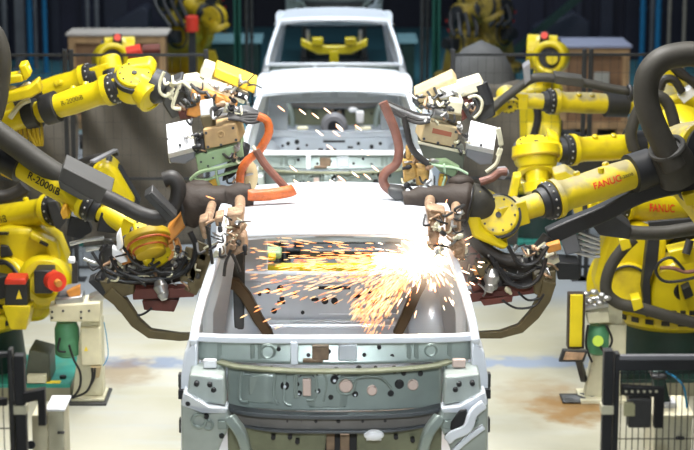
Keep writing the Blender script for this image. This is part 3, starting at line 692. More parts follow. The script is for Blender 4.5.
# ------------------------------------------------------------------ robots
def capsule(S, E, r1, r2, n, seg=14):
    """outline of a link with round ends in the plane normal to n"""
    a = (E-S).normalized(); b = n.cross(a).normalized(); pts = []
    for i in range(seg+1):
        an = math.pi/2+math.pi*i/seg; pts.append(S+a*(r1*math.cos(an))+b*(r1*math.sin(an)))
    M1 = S.lerp(E, .35)-b*(r2*.85); M2 = S.lerp(E, .35)+b*(r2*.85)
    pts.append(M1)
    for i in range(seg+1):
        an = -math.pi/2+math.pi*i/seg; pts.append(E+a*(r2*math.cos(an))+b*(r2*math.sin(an)))
    pts.append(M2)
    return pts
def robot(label, base, S, E, W, tool, yel=YEL, k=1.0, double=False, riser=.3, lower=True, group='yellow welding robots', prof=(.24, .35, .70), wristdir=None, red=False, big=1.0):
    S, E, W = V(S), V(E), V(W); bx, by = base
    t = thing('welding_robot', label, 'robot', (bx, by, 0), group)
    n = (E-S).cross(W-E)
    if n.length < 1e-3: n = V((0, -1, 0))
    n.normalize()
    if n.y > 0: n = -n          # towards the viewer side
    # base
    MB().b2((bx-.48, by-.48, 0), (bx+.48, by+.48, .05)).build('base_plate', TEAL, t, .006)
    MB().lathe((bx, by, .05), (0, 0, 1), [(0, .40), (.02, .40), (riser-.05, .36)], 28).build('pedestal', GRND, t)
    z0 = riser
    mb = MB().lathe((bx, by, z0), (0, 0, 1), [(0, .40), (.04, .46), (.12, .46), (.15, .43)], 36)
    tr = mb.build('turntable', yel, t, .004)
    mb = MB()
    for i in range(24):
        a = 2*math.pi*i/24; mb.box(V((bx+.455*math.cos(a), by+.455*math.sin(a), z0+.085)), (.03, .06, .035), Matrix.Rotation(a, 3, 'Z'))
    mb.build('turntable_bolt', CHAR, tr)
    # turret
    d = V((S.x-bx, S.y-by, 0)); zt = z0+.15
    side = n.cross(V((0, 0, 1))).normalized()
    mb = MB()
    c0 = V((bx, by, zt))
    h = max(.1, S.z-zt)
    mb.prism([c0+side*.36, c0-side*.36, c0-side*.28+V((0, 0, h*.55)), S-side*.17+V((0, 0, .1))-n*.0, S+side*.17+V((0, 0, .1)), c0+side*.28+V((0, 0, h*.55))], n*.16)
    mb.prism([c0+side*.36-n*.34, c0-side*.36-n*.34, c0-side*.25+V((0, 0, h*.5))-n*.34, c0+side*.25+V((0, 0, h*.5))-n*.34], n*.34)
    mb.cyl(S-n*.14, S+n*.2, .21, seg=28)
    tu = mb.build('turret', yel, t, .02)
    mb = MB().box(S+n*.27-V((0, 0, .0)), (.17, .17, .17), n.to_track_quat('Z', 'Y').to_matrix()); mo = mb.build('shoulder_motor', CHAR, tu, .012)
    MB().cyl(S+n*.355, S+n*.42, .075, seg=18).build('motor_cap', RED if red else BLK, mo)
    mb = MB().torus(S+n*.2, n, .17, .018); mb.build('shoulder_seal', CHAR, tu)
    # lower arm
    if lower:
        pts = [p-n*.30 for p in capsule(S, E, .23*k, .16*k, n)]
        la = MB().prism(pts, n*.15).build('lower_arm', yel, t, .018)
        a_ = (E-S).normalized(); bb = n.cross(a_)
        pts = [p-n*.145 for p in (S.lerp(E, .25)+bb*.07, S.lerp(E, .25)-bb*.07, S.lerp(E, .75)-bb*.055, S.lerp(E, .75)+bb*.055)]
        MB().prism(pts, n*.012).build('arm_recess', CHAR, la, .01)
    # elbow housing
    a = (W-E).normalized(); L = (W-E).length; b = n.cross(a).normalized()
    mb = MB().cyl(E-n*.17, E+n*.13, .17*k, seg=26)
    mb.lathe(E-a*.16, a, [(0, .11*k), (.04, .145*k), (.3, .13*k), (.36, .10*k)], 24)
    eb = mb.build('elbow_housing', yel, t, .01)
    MB().lathe(E+n*.13, n, [(0, .14*k), (.03, .14*k), (.04, .06*k), (.08, .06*k)], 24).build('elbow_cover', CHAR, eb)
    for q in (-1, 1):
        m1 = MB().box(E-a*.25+b*(q*.07), (.09, .09, .16), a.to_track_quat('Z', 'Y').to_matrix()); m_ = m1.build('wrist_motor', BLK, eb, .008)
        MB().cyl(E-a*.33+b*(q*.07), E-a*.36+b*(q*.07), .035, seg=12).build('motor_cap', RED, m_)
    # forearm
    c0_, c1_, fl_ = [p*L for p in prof]; R0 = .088*k
    mb = MB().lathe(E, a, [(.12*L, R0*.85), (c0_, R0*.85), (c1_, R0*.93), (c1_+.3*(fl_-c1_), R0), (fl_-.10, R0*.93), (fl_-.05, R0*1.05), (fl_-.035, R0*1.2), (fl_, R0*1.22)], 30)
    fa = mb.build('forearm', yel, t)
    MB().lathe(E, a, [(c0_-.0, R0*.9), (c0_+.005, R0*1.2), (c1_-.005, R0*1.22), (c1_, R0*.9)], 30).build('forearm_collar', CHAR, t)
    if double: MB().lathe(E, a, [(c0_-.14, R0*.8), (c0_-.135, R0*1.14), (c0_-.05, R0*1.16), (c0_-.045, R0*.8)], 30).build('forearm_collar', CHAR, t)
    mb = MB().lathe(E, a, [(fl_, R0*1.1), (fl_+.01, R0*1.15), (fl_+.055, R0*1.12), (fl_+.06, R0*.95), (fl_+.10, R0*.9)], 30)
    mb.build('wrist_ring', CHAR, t)
    mb = MB()
    for i in range(14):
        an = 2*math.pi*i/14; mb.sphere(E+a*(fl_+.03)+n*(R0*1.15*math.cos(an))+b*(R0*1.15*math.sin(an)), .008, seg=6)
    mb.build('ring_bolt', STEEL, t)
    for (f_, q) in ((c1_/L+.10, 1.0), (fl_/L-.14, .97)):
        MB().lathe(E+a*(f_*L)+b*(R0*.9*(1 if b.z > 0 else -1)), b*(1 if b.z > 0 else -1), [(0, .022), (.022, .022), (.03, .012)], 10).build('lifting_boss', yel, fa)
    MB().lathe(E, a, [(fl_+.09, R0*.74), (.93*L, R0*.7)], 24).build('wrist_neck', yel, t)
    # wrist fork and joint disc
    wr = .118*k*big
    wn = V(wristdir).normalized() if wristdir else n
    mb = MB().lathe(W-wn*.11, wn, [(0, wr*.8), (.02, wr), (.10, wr*1.02), (.12, wr*.98)], 32)
    mb.box(W-a*.07, (.14*k, .13*k, .16*k), a.to_track_quat('Z', 'Y').to_matrix())
    wj = mb.build('wrist_joint', yel, t, .008)
    MB().lathe(W+wn*.01, wn, [(0, wr*1.06), (.035, wr*1.06), (.04, wr*.95)], 32).build('wrist_seal', CHAR, wj)
    MB().lathe(W+wn*.045, wn, [(0, wr*.95), (.025, wr*.95), (.035, wr*.86)], 32).build('wrist_cover', yel, wj, .003)
    u, w_ = frame_of(wn); mb = MB()
    for i in range(10):
        an = 2*math.pi*i/10; mb.cyl(W+wn*.075+u*(wr*.76*math.cos(an))+w_*(wr*.76*math.sin(an)), W+wn*.088+u*(wr*.76*math.cos(an))+w_*(wr*.76*math.sin(an)), .007, seg=8)
    mb.cyl(W+wn*.08, W+wn*.09, .018, seg=12)
    mb.build('cover_bolt', CHAR, wj)
    if tool is not None:
        T = V(tool); td = (T-W).normalized()
        MB().lathe(W, td, [(.04, wr*.75), (.12, wr*.78), (.15, wr*.9), (.19, wr*.9), (.2, wr*.7), ((T-W).length, wr*.68)], 28).build('tool_flange', yel if k < 2 else CHAR, t)
    return t, dict(E=E, W=W, a=a, b=b, n=n, L=L, R0=R0, fa=fa, S=S)
def part_tube(t, name, m, pts, Y, rpx, seg=14, ridges=0):
    pp = PL(pts, Y); r = rpx*Y*1.02/FPX
    return MB().tube(pp, r, seg, 8, ridges).build(name, m, t)

# L1 : nearest left robot
E = P(-40, 130, 12.3); W = P(146, 236, 11.75)
t, q = robot('yellow robot at left whose lettered forearm slopes down to the cab', (-2.95, 11.95), (-2.9, 11.9, 1.25), E, W, P(158, 258, 11.6), riser=.55, wristdir=(.3, -.45, .8), big=.85)
fc = q['W']-q['E']
camdir = (CAM-E.lerp(W, .5)).normalized()
upv = q['a'].cross(camdir).normalized()
if upv.z < 0: upv = -upv
text_wrap('R-2000iB', TXTK, q['fa'], q['E']+q['a']*(.50*q['L']), q['a'], (upv+camdir*.45).normalized(), q['R0']*.99, .066, bold=.0012)
HOSE1 = part_tube(t, 'dress_hose', HOSE, [(-45, 118), (-20, 122), (8, 140), (35, 160), (62, 178)], 12.0, 11.5)
c = PL([(63, 167), (112, 192), (101, 205), (58, 180)], 11.82)
mb = MB().prism(c, (0, .18, .05)); mb.prism(PL([(58, 180), (101, 205), (100, 211), (60, 189)], 11.82), (0, .16, .04))
mb.build('hose_box', GREYBOX, t, .006)
part_tube(t, 'dress_hose', HOSED, [(104, 196), (122, 205), (140, 214), (157, 218), (170, 212), (177, 200), (178, 186), (172, 178), (164, 180)], 11.42, 8)
mb = MB().prism(PL([(144, 197), (152, 191), (177, 217), (168, 223)], 11.32), (0, .05, .03)); mb.prism(PL([(148, 195), (152, 192), (176, 216), (173, 219)], 11.28), (0, .04, .0)); mb.build('hose_clamp', STEELD, t, .004)
mb = MB()
for i, rr in enumerate((.150, .128, .10)):
    pass
axis = V((.22, -.5, -.75)).normalized(); c = P(148, 241, 11.6)
MB().lathe(c, axis, [(-.05, .09), (-.04, .138), (.0, .142), (.015, .125), (.02, .112), (.05, .112), (.06, .09), (.09, .09), (.10, .055)], 36).build('wrist_flange_ring', YELDIM, t, .004)
MB().torus(c+axis*.02, axis, .127, .008).build('flange_seal', ORG, t)
MB().torus(c+axis*.055, axis, .101, .007).build('flange_seal', ORG, t)
MB().prism(PL([(166, 232), (183, 208), (190, 212), (187, 226), (168, 246)], 11.6), (0, .12, .02)).build('tool_bracket', ORGP, t, .012)
MB().prism(PL([(101, 212), (118, 216), (116, 234), (96, 232)], 11.8), (0, .1, .02)).build('wrist_cover_plate', BLK, t, .01)
MB().prism(PL([(62, 208), (66, 207), (69, 217), (63, 220), (60, 213)], 11.85), (0, .08, .02)).build('cable_clip', mat('amber_clip', (.75, .4, .03), .5), t, .006)
MB().prism(PL([(70, 216), (88, 221), (92, 232), (80, 240), (66, 236)], 12.0), (0, .06, .02)).build('cable_guard', BLK, t, .006)

# L2 and the one behind it
E = P(-30, 134, 13.5); W = P(134, 82, 13.2)
t, q = robot('yellow robot at left with the level forearm ending in a round yellow wrist', (-3.35, 13.45), (-3.3, 13.4, 1.2), E, W, P(153, 98, 13.1), riser=.5, k=1.0, double=True, prof=(.46, .545, .86), wristdir=(.1, -.55, .8), big=1.05)
camdir = (CAM-E.lerp(W, .5)).normalized(); upv = q['a'].cross(camdir).normalized(); upv = upv if upv.z > 0 else -upv
text_wrap('R-2000iB', TXTK, q['fa'], q['E']+q['a']*(.66*q['L']), q['a'], (upv-camdir*.1), q['R0']*.98, .045)
MB().prism(PL([(124, 66), (150, 62), (156, 70), (148, 97), (138, 94), (128, 86)], 13.2), (0, .16, .03)).build('wrist_fork', YEL, t, .02)
MB().lathe(P(157, 86, 13.15), P(175, 98, 13.15)-P(150, 82, 13.15), [(-.06, .10), (.0, .115), (.05, .11), (.09, .07)], 22).build('tool_flange', CHAR, t)
part_tube(t, 'dress_hose', HOSE, [(-40, 150), (-8, 120), (2, 70), (-2, 40), (-14, 30), (-40, 45)], 13.1, 9)
mb = MB()
for pts in ([(4, 84), (16, 78), (24, 70), (30, 68)], [(6, 102), (18, 92), (28, 84), (33, 92)], [(10, 118), (20, 105), (30, 100)], [(0, 96), (12, 88), (22, 96)]): mb.tube(PL(pts, 13.3), .018, 8)
mb.build('motor_cable', CREAM, t)
mb = MB().prism(PL([(0, 78), (22, 74), (24, 82), (2, 86)], 13.25), (0, .1, .02)); mb.prism(PL([(18, 66), (26, 64), (31, 76), (24, 82)], 13.25), (0, .1, .02)); mb.prism(PL([(2, 96), (28, 88), (38, 80), (42, 92), (32, 98), (6, 104)], 13.2), (0, .1, .02)); mb.build('cable_bracket', YEL, t, .012)
mb = MB()
for i in range(5): mb.prism(PL([(12+i*5, 118+i*1), (15+i*5, 117+i), (18+i*5, 140), (14+i*5, 142)], 13.4), (0, .05, .0))
mb.build('cable_comb', YELDIM, t, .005)
mb = MB()
for i in range(4): mb.tube(PL([(24+i*3, 112), (28+i*4, 122), (30+i*4, 134), (36+i*2, 146)], 13.35), .012, 8)
mb.build('sensor_cable', YELDIM, t)
MB().prism(PL([(-2, 160), (4, 154), (16, 164), (14, 182), (0, 176)], 12.9), (0, .12, .03)).build('side_motor', YELDIM, t, .015)
E = P(-45, 118, 15.2); W = P(112, 70, 15.0)
robot('yellow robot behind the left level forearm, only its own forearm top showing', (-4.4, 16.1), (-4.3, 16.0, 1.25), E, W, P(130, 78, 14.9), riser=.5, double=True, prof=(.50, .58, .84), big=.7)

# L3 : left base robot
BY = 14.65
S = P(20, 280, 14.5); E = P(-75, 232, 15.0); W = P(85, 204, 14.2)
bx = P(-28, 300, BY).x
t, q = robot('yellow robot at far left standing on a teal plate, red motor cap in front', (bx, BY), S, E, W, None, riser=.45, prof=(.2, .30, .80), k=1.2, red=False, big=.75)
camdir = (CAM-W).normalized(); upv = q['a'].cross(camdir).normalized(); upv = upv if upv.z > 0 else -upv
text_wrap('R-2000iB', TXTK, q['fa'], q['E']+q['a']*(.49*q['L']), q['a'], (upv+camdir*.1), q['R0'], .08)
c = P(44, 283, 14.15)
MB().lathe(c, (0.12, -1, .14), [(-.3, .205), (-.04, .195), (0, .165), (.0, .11), (-.02, .10)], 34).build('motor_well', YEL, t, .004)
MB().box(P(45, 279, 14.05), (.13, .2, .17)).build('shoulder_drive_motor', CHAR, t, .01)
MB().cyl(P(57, 282, 13.9), P(51, 279, 14.02), .072, seg=22).build('drive_motor_cap', RED, t)
MB().cyl(P(59, 284, 13.87), P(57, 282, 13.9), .026, seg=12).build('motor_plug', ORGP, t)
MB().prism(PL([(4, 283), (27, 283), (27, 308), (5, 308)], 13.95), (0, .15, .0)).build('base_motor', CHAR, t, .008)
MB().prism(PL([(5, 279), (25, 279), (26, 285), (4, 285)], 13.94), (0, .16, .01)).build('base_motor_cap', RED, t, .01)
MB().prism(PL([(16, 299), (22, 299), (19, 290)], 13.935), (0, .004, 0)).build('warning_label', WARN, t)
MB().prism(PL([(2, 306), (30, 306), (30, 312), (26, 330), (10, 330)], 13.93), (0, .25, .0)).build('motor_bracket', YEL, t, .01)
MB().prism(PL([(-25, 240), (8, 228), (38, 228), (58, 242), (66, 262), (62, 300), (44, 322), (-25, 330)], 14.35), (0, .3, .02)).build('turret_shell', YEL, t, .045)
MB().prism(PL([(30, 232), (56, 244), (60, 262), (50, 262), (44, 246), (28, 240)], 14.28), (0, .1, .02)).build('shell_rib', YEL, t, .02)
MB().prism(PL([(0, 245), (8, 246), (13, 256), (0, 258)], 14.32), (0, .05, 0)).build('shell_window', CHAR, t, .01)
mb = MB().prism(PL([(-4, 233), (8, 233), (8, 235), (-4, 235)], 14.3), (0, .05, 0)); mb.prism(PL([(40, 241), (48, 245), (47, 247), (39, 243)], 14.24), (0, .05, 0)); mb.prism(PL([(0, 263), (14, 262), (14, 264), (0, 265)], 14.3), (0, .05, 0)); mb.build('casting_slot', SEAL, t)
part_tube(t, 'dress_hose', HOSED, [(-30, 190), (0, 197), (18, 192), (25, 186)], 14.2, 7)
MB().prism(PL([(46, 202), (56, 200), (66, 222), (60, 230), (53, 226)], 14.15), (0, .12, .03)).build('forearm_end_ring', CHAR, t, .01)
# yellow elbow rising behind the lettered forearm
MB().prism(PL([(90, 172), (97, 164), (108, 163), (116, 170), (136, 204), (128, 208), (108, 196), (96, 190)], 13.2), (0, .2, .04)).build('tool_arm', YEL, t, .035)
MB().prism(PL([(88, 170), (96, 161), (109, 160), (120, 170), (140, 204), (136, 206), (116, 172), (108, 165), (97, 166)], 13.26), (0, .1, .02)).build('arm_edge_guard', CHAR, t, .006)
MB().bar(P(92, 162, 13.1), P(116, 150, 13.3), .04, .02).build('tool_arm_bar', GREYP, t, .003)
part_tube(t, 'dress_hose', HOSED, [(70, 168), (88, 160), (106, 156), (118, 152)], 13.5, 4)
# riser details
tp = [V((bx-.9, 14.1, 0)), V((P(70, 388, 14.1).x, 14.1, 0)), V((P(83, 355, 14.9).x, 14.92, 0)), V((bx-.9, 14.92, 0))]
MB().prism([p+V((0, 0, .10)) for p in tp], (0, 0, .03)).build('deck_plate', TEAL, t, .004)
MB().prism([p+V((0, 0, .0)) for p in tp], (0, 0, .10)).build('deck_edge', mat('olive_deck_edge', (.26, .25, .17), .5, var=.2), t, .004)
fb = mat('olive_steel', (.10, .11, .085), .5, var=.3)
MB().prism([V((P(24, 372, 14.15).x, 14.15, .13)), V((P(50, 372, 14.15).x, 14.15, .13)), V((P(50, 372, 14.15).x, 14.15, .34)), V((P(30, 372, 14.15).x, 14.15, .38))], (0, .3, .0)).build('foot_block', fb, t, .01)
MB().b2((P(27, 372, 14.1).x, 14.08, .14), (P(46, 372, 14.1).x, 14.15, .20)).build('foot_clamp', CREAM, t, .006)
for px in (36, 62): MB().cyl(V((P(px, 375, 14.2).x, 14.25, .13)), V((P(px, 375, 14.2).x, 14.25, .15)), .025, seg=10).build('deck_bolt', BLK, t)
MB().b2((P(46, 372, 14.12).x, 14.11, .131), (P(60, 372, 14.12).x, 14.18, .134)).build('deck_stripe', WARN, t)

# R1 : nearest right robot
E = P(698, 152, 12.2); W = P(499, 217, 11.7)
t, q = robot('yellow robot at right whose red-lettered dusty forearm slopes down to the cab', (2.95, 12.25), (2.9, 12.2, 1.25), E, W, P(474, 203, 11.9), yel=YELD, riser=.55, k=1.14, prof=(.24, .35, .735), wristdir=(-.12, -.92, .36), big=.95)
camdir = (CAM-E.lerp(W, .5)).normalized(); upv = q['a'].cross(camdir).normalized(); upv = upv if upv.z > 0 else -upv
text_wrap('FANUC', TXTR, q['fa'], q['E']+q['a']*(.50*q['L']), -q['a'], (upv+camdir*.05), q['R0']*1.0, .058, bold=.0012)
text_wrap('R-2000iB', TXTK, q['fa'], q['E']+q['a']*(.405*q['L']), -q['a'], (upv+camdir*.05), q['R0']*1.0, .026, bold=.0006)
MB().prism(PL([(463, 208), (478, 189), (487, 196), (480, 210), (482, 228), (510, 246), (504, 251), (472, 238)], 11.6), (0, .16, .02)).build('wrist_fork', YEL, t, .02)
MB().lathe(P(480, 206, 11.7), P(462, 195, 11.65)-P(482, 207, 11.7), [(-.05, .09), (.02, .11), (.06, .115), (.08, .11), (.12, .10)], 28).build('tool_flange', HOSE, t)
part_tube(t, 'dress_hose', HOSE, [(674, 168), (663, 144), (652, 120), (646, 98), (648, 76), (660, 61), (678, 55), (698, 55), (716, 66), (722, 90)], 11.9, 12.5, 18)
mb = MB().lathe(P(672, 160, 12.0), P(660, 135, 11.9)-P(672, 165, 12.0), [(-.14, .13), (0, .13), (.1, .105), (.11, .095)], 24); mb.build('hose_socket', HOSE, t)
MB().torus(P(667, 148, 11.93), P(660, 135, 11.9)-P(672, 165, 12.0), .10, .018).build('hose_clamp', GREYBOX, t)
MB().prism(PL([(664, 150), (694, 140), (720, 150), (720, 200), (684, 205), (672, 185)], 12.1), (0, .3, .04)).build('elbow_cover_plate', HOSE, t, .04)
MB().prism(PL([(682, 195), (700, 192), (700, 206), (686, 207)], 12.0), (0, .12, .03)).build('cable_bracket', YEL, t, .01)
mb = MB().sweep(PL([(720, 176), (680, 184), (640, 194), (604, 212), (570, 226), (548, 236)], 12.1), .12, .10); mb.build('cable_cover', BLK, t, .012)
part_tube(t, 'dress_hose', HOSED, [(522, 262), (500, 258), (480, 245), (470, 228), (466, 216)], 11.65, 7)
part_tube(t, 'dress_hose', HOSED, [(548, 236), (540, 246), (530, 258), (516, 268)], 11.9, 6)
MB().cyl(P(601, 173, 11.9), P(601, 168, 11.9), .02).build('grease_cap', YEL, t)

# R2 : right base robot (its own lettered forearm shows under R1)
S = P(640, 286, 14.55); E = P(735, 212, 15.3); W = P(592, 206, 14.3)
t, q = robot('yellow robot at far right standing on a dark base, hose curving over its shoulder', (P(672, 300, 14.75).x, 14.75), S, E, W, None, riser=.44, prof=(.30, .40, .82), k=1.2, big=.75)
camdir = (CAM-W).normalized(); upv = q['a'].cross(camdir).normalized(); upv = upv if upv.z > 0 else -upv
text_wrap('FANUC', TXTR, q['fa'], q['E']+q['a']*(.60*q['L']), -q['a'], (upv-camdir*.05), q['R0'], .085, bold=.0015)
MB().prism(PL([(602, 250), (608, 232), (640, 226), (668, 240), (660, 300), (654, 322), (606, 312), (594, 285)], 14.35), (0, .25, .02)).build('turret_shell', YEL, t, .04)
MB().lathe(P(628, 287, 14.3), (-.1, -1, .1), [(-.1, .18), (0, .18), (.02, .165)], 34).build('shoulder_disc', YEL, t, .005)
MB().torus(P(628, 287, 14.27), (-.1, -1, .1), .155, .009).build('disc_groove', CHAR, t)
MB().prism(PL([(655, 272), (700, 252), (720, 262), (720, 320), (648, 318), (650, 300)], 14.2), (0, .3, .03)).build('gear_case', YEL, t, .025)
MB().prism(PL([(682, 290), (690, 286), (694, 296), (685, 300)], 14.12), (0, .08, .02)).build('oil_port', CHAR, t, .006)
MB().prism(PL([(648, 236), (660, 240), (658, 262), (650, 280), (652, 316), (646, 318), (642, 290)], 14.16), (0, .1, .02)).build('turret_gap_shade', CHAR, t, .008)  # dark strip painted in for the shaded gap between shell and gear case
mb = MB()
for i in range(5): mb.box(P(656+i*9, 313, 14.16), (.035, .03, .03))
mb.build('casting_slot', SEAL, t)
part_tube(t, 'shoulder_hose', HOSE, [(634, 238), (622, 250), (610, 268), (606, 290), (618, 303), (640, 308), (668, 316), (700, 324), (720, 328)], 14.0, 6)
for (x0, y0) in ((624, 246), (636, 306)):
    MB().prism(PL([(x0-5, y0-6), (x0+5, y0-8), (x0+8, y0+2), (x0-2, y0+6)], 13.95), (0, .12, .02)).build('hose_clip', YEL, t, .008)
part_tube(t, 'base_cable', BLK, [(684, 270), (672, 258), (660, 262), (656, 272), (664, 281), (680, 281), (700, 276)], 13.9, 1.6, 8)
part_tube(t, 'base_cable', PINKH, [(660, 268), (672, 268), (686, 272), (700, 270)], 13.9, 2.0, 8)
MB().prism(PL([(668, 252), (700, 245), (700, 262), (676, 266)], 13.95), (0, .15, .02)).build('cable_plate', YEL, t, .01)
MB().cyl(P(686, 254, 13.93), P(690, 240, 13.95), .03).build('cable_gland', STEELD, t)
part_tube(t, 'dress_hose', HOSE, [(602, 226), (630, 232), (660, 233), (690, 229), (720, 224)], 12.75, 7)
MB().prism(PL([(592, 226), (614, 214), (632, 228), (630, 240), (600, 236)], 12.7), (0, .14, .03)).build('hose_box', CHAR, t, .01)
MB().prism(PL([(-0+648, 222), (700, 218), (700, 224), (650, 228)], 13.95), (0, .05, 0)).build('cable_tray', CHAR, t, .004)
tp = [V((P(598, 380, 14.2).x, 14.2, 0)), V((P(760, 380, 14.2).x, 14.2, 0)), V((P(760, 380, 14.2).x, 15.1, 0)), V((P(604, 360, 15.1).x, 15.1, 0))]
MB().prism(tp, (0, 0, .10)).build('deck_edge', mat('olive_deck_edge', (.26, .25, .17), .5, var=.2), t, .004)
MB().prism([p+V((0, 0, .10)) for p in tp], (0, 0, .03)).build('deck_plate', GRND, t, .004)

# R3
E = P(690, 143, 14.9); W = P(536, 152, 14.5)
t, q = robot('yellow robot at right with the level forearm and domed round wrist', (4.1, 15.6), (4.05, 15.55, 1.3), E, W, P(537, 172, 14.4), riser=.5, k=1.12, prof=(.32, .42, .78), wristdir=(0, -.25, .95), big=1.2)
c = P(536, 160, 14.4)
MB().lathe(c, (.05, -.35, -1), [(-.12, .10), (-.10, .17), (-.03, .175), (-.02, .15), (0, .15), (.05, .13), (.06, .09), (.16, .08), (.17, .11), (.24, .10)], 36).build('wrist_dome', YEL, t)
MB().torus(c+V((0, .01, .025)), (.05, -.35, -1), .165, .014).build('dome_seal', YELDIM, t)
MB().prism(PL([(548, 132), (560, 138), (560, 152), (548, 156)], 14.5), (0, .14, .02)).build('wrist_fork', YEL, t, .02)
MB().prism(PL([(514, 176), (522, 176), (514, 212), (506, 212)], 13.9), (0, .08, .02)).build('tool_bracket', YEL, t, .01)
mb = MB().prism(PL([(573, 158), (628, 155), (632, 172), (572, 176)], 15.2), (0, .2, .03)); mb.build('cable_cover', CHAR, t, .01)
MB().prism(PL([(553, 174), (566, 170), (578, 178), (576, 184), (556, 184)], 14.0), (0, .12, .03)).build('tool_cover', YELD, t, .012)
part_tube(t, 'dress_hose', HOSE, [(634, 150), (631, 132), (640, 108), (655, 96), (668, 104), (676, 130)], 14.6, 6)

# R4
E = P(668, 106, 16.3); W = P(508, 100, 16.0)
t, q = robot('yellow robot at right with a grey hose clamped along its forearm top', (3.7, 17.0), (3.65, 16.95, 1.2), E, W, P(492, 108, 15.9), yel=YELD, riser=.5, k=1.0, prof=(.26, .40, .72), big=.7)
part_tube(t, 'dress_hose', HOSE, [(650, 92), (620, 90), (590, 84), (560, 79), (535, 78), (518, 88), (500, 102), (488, 113)], 15.7, 4.5)
mb = MB().prism(PL([(555, 75), (584, 79), (584, 88), (555, 84)], 15.6), (0, .14, .02)); mb.build('hose_box', HOSE, t, .008)
mb = MB().prism(PL([(523, 68), (530, 63), (531, 80), (525, 86)], 15.6), (0, .1, .02)); mb.build('hose_clamp', GREYP, t, .006)
MB().torus(P(630, 93, 15.65), V((1, .1, .1)), .055, .018).build('hose_clamp', CHAR, t)
mb = MB().prism(PL([(664, 70), (674, 52), (684, 62), (680, 88), (668, 86)], 15.9), (0, .1, .02)); mb.prism(PL([(660, 104), (680, 96), (700, 100), (700, 116), (664, 116)], 15.9), (0, .1, .02)); mb.build('cable_bracket', YEL, t, .015)
mb = MB().prism(PL([(678, 96), (694, 86), (700, 92), (684, 104)], 15.7), (0, .08, .02)); mb.build('junction_box', WHITE, t, .006)
mb = MB()
for pts in ([(676, 68), (690, 80), (704, 92)], [(668, 60), (680, 74), (700, 84)], [(660, 90), (664, 80), (674, 80), (682, 92)]): mb.tube(PL(pts, 15.7), .035, 10)
mb.build('motor_cable', HOSED, t)

# robots beyond the mid fence
def back_robot(label, px, pyE, pyS, Y, flip, m=YEL, wx=None):
    S = P(px, pyS, Y); E = P(px+flip*4, pyE, Y+.1); W = E+V((flip*.12, 1.1, -.45))
    t, q = robot(label, (S.x, Y+.35), S, E, W, W+V((flip*.15, .1, -.15)), yel=m, riser=.5, k=1.0, lower=False)
    F0 = E+V((0, -.5, .0))
    mb = MB().lathe(F0, (-.25*flip, -1, .1), [(-.34, .12), (-.3, .165), (-.03, .17), (0, .15), (.0, .115), (-.04, .11)], 32); mb.torus(F0, (-.25*flip, -1, .1), .135, .03); mb.build('elbow_ring', m, t)
    MB().lathe(F0+V((0, .01, 0)), (-.25*flip, -1, .1), [(-.02, .10), (.0, .10)], 20).build('ring_bore', CHAR, t)
    MB().cyl(F0+V((.02*flip, -.0, -.01)), F0+V((.02*flip, -.06, 0)), .055).build('elbow_hub', m, t)
    MB().prism(PL([(px-22, pyE+44), (px-12, pyE+36), (px+12, pyE+34), (px+18, pyE+48), (px+22, pyE+86), (px-26, pyE+86)], Y-.1), (0, .25, .03)).build('arm_cover', m, t, .03)
    MB().prism(PL([(px-2, pyE+10), (px+12, pyE+10), (px+14, pyE+40), (px-4, pyE+40)], Y), (0, .2, .03)).build('arm_neck', m, t, .02)
    part_tube(t, 'dress_hose', HOSED, [(px-flip*8, pyE+42), (px-flip*2, pyE+64), (px-flip*8, pyE+90)], Y-.4, 4)
    return t
back_robot('yellow robot beyond the right fence, round elbow above a tall yellow arm', 540, 52, 138, 19.6, 1)
t = back_robot('yellow robot beyond the left fence with a C shaped elbow and red motors', 122, 54, 140, 19.6, -1)
MB().cyl(P(127, 53, 18.9), P(141, 50, 18.9), .06).build('red_motor', RED, t); MB().cyl(P(143, 50, 19.0), P(160, 49, 19.0), .05).build('red_motor', REDB, t)
def far_robot(label, pts, Y, m):
    (bx, by), (sx, sy), (ex, ey), (wx, wy) = pts
    S = P(sx, sy, Y); t, q = robot(label, (S.x, Y+.25), S, P(ex, ey, Y+.1), P(wx, wy, Y-.3), P(wx+4, wy+8, Y-.3), yel=m, riser=.4, k=1.25, big=1.2)
    mb = MB()
    for i in range(4): mb.tube([q['E']+V((.1*i-.2, -.25, .1)), q['E']+V((.12*i-.2, -.35, -.1)), q['S']+V((.1*i-.2, -.35, .15))], .03, 8)
    mb.build('dress_hose', BLK, t)
    return t
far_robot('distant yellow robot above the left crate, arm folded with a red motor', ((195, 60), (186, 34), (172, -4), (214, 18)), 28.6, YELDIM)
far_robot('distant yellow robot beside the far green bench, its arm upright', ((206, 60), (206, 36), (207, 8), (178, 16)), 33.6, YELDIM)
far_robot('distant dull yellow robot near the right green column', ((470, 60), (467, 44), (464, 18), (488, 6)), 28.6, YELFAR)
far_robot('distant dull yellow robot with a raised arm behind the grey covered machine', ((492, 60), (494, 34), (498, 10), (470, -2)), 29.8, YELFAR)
for (px, py, Y, lb) in ((192, 24, 27.5, 'small red motor unit on a stand among the distant left robots'),):
    c = P(px, py, Y); t = thing('motor_stand', lb, 'motor', (c.x, Y, 0))
    MB().b2((c.x-.05, Y-.05, 0), (c.x+.05, Y+.05, c.z-.1)).build('stand', CHAR, t); MB().lathe((c.x, Y, c.z-.1), (0, 0, 1), [(0, .09), (.2, .09), (.22, .05)], 16).build('motor', RED, t)
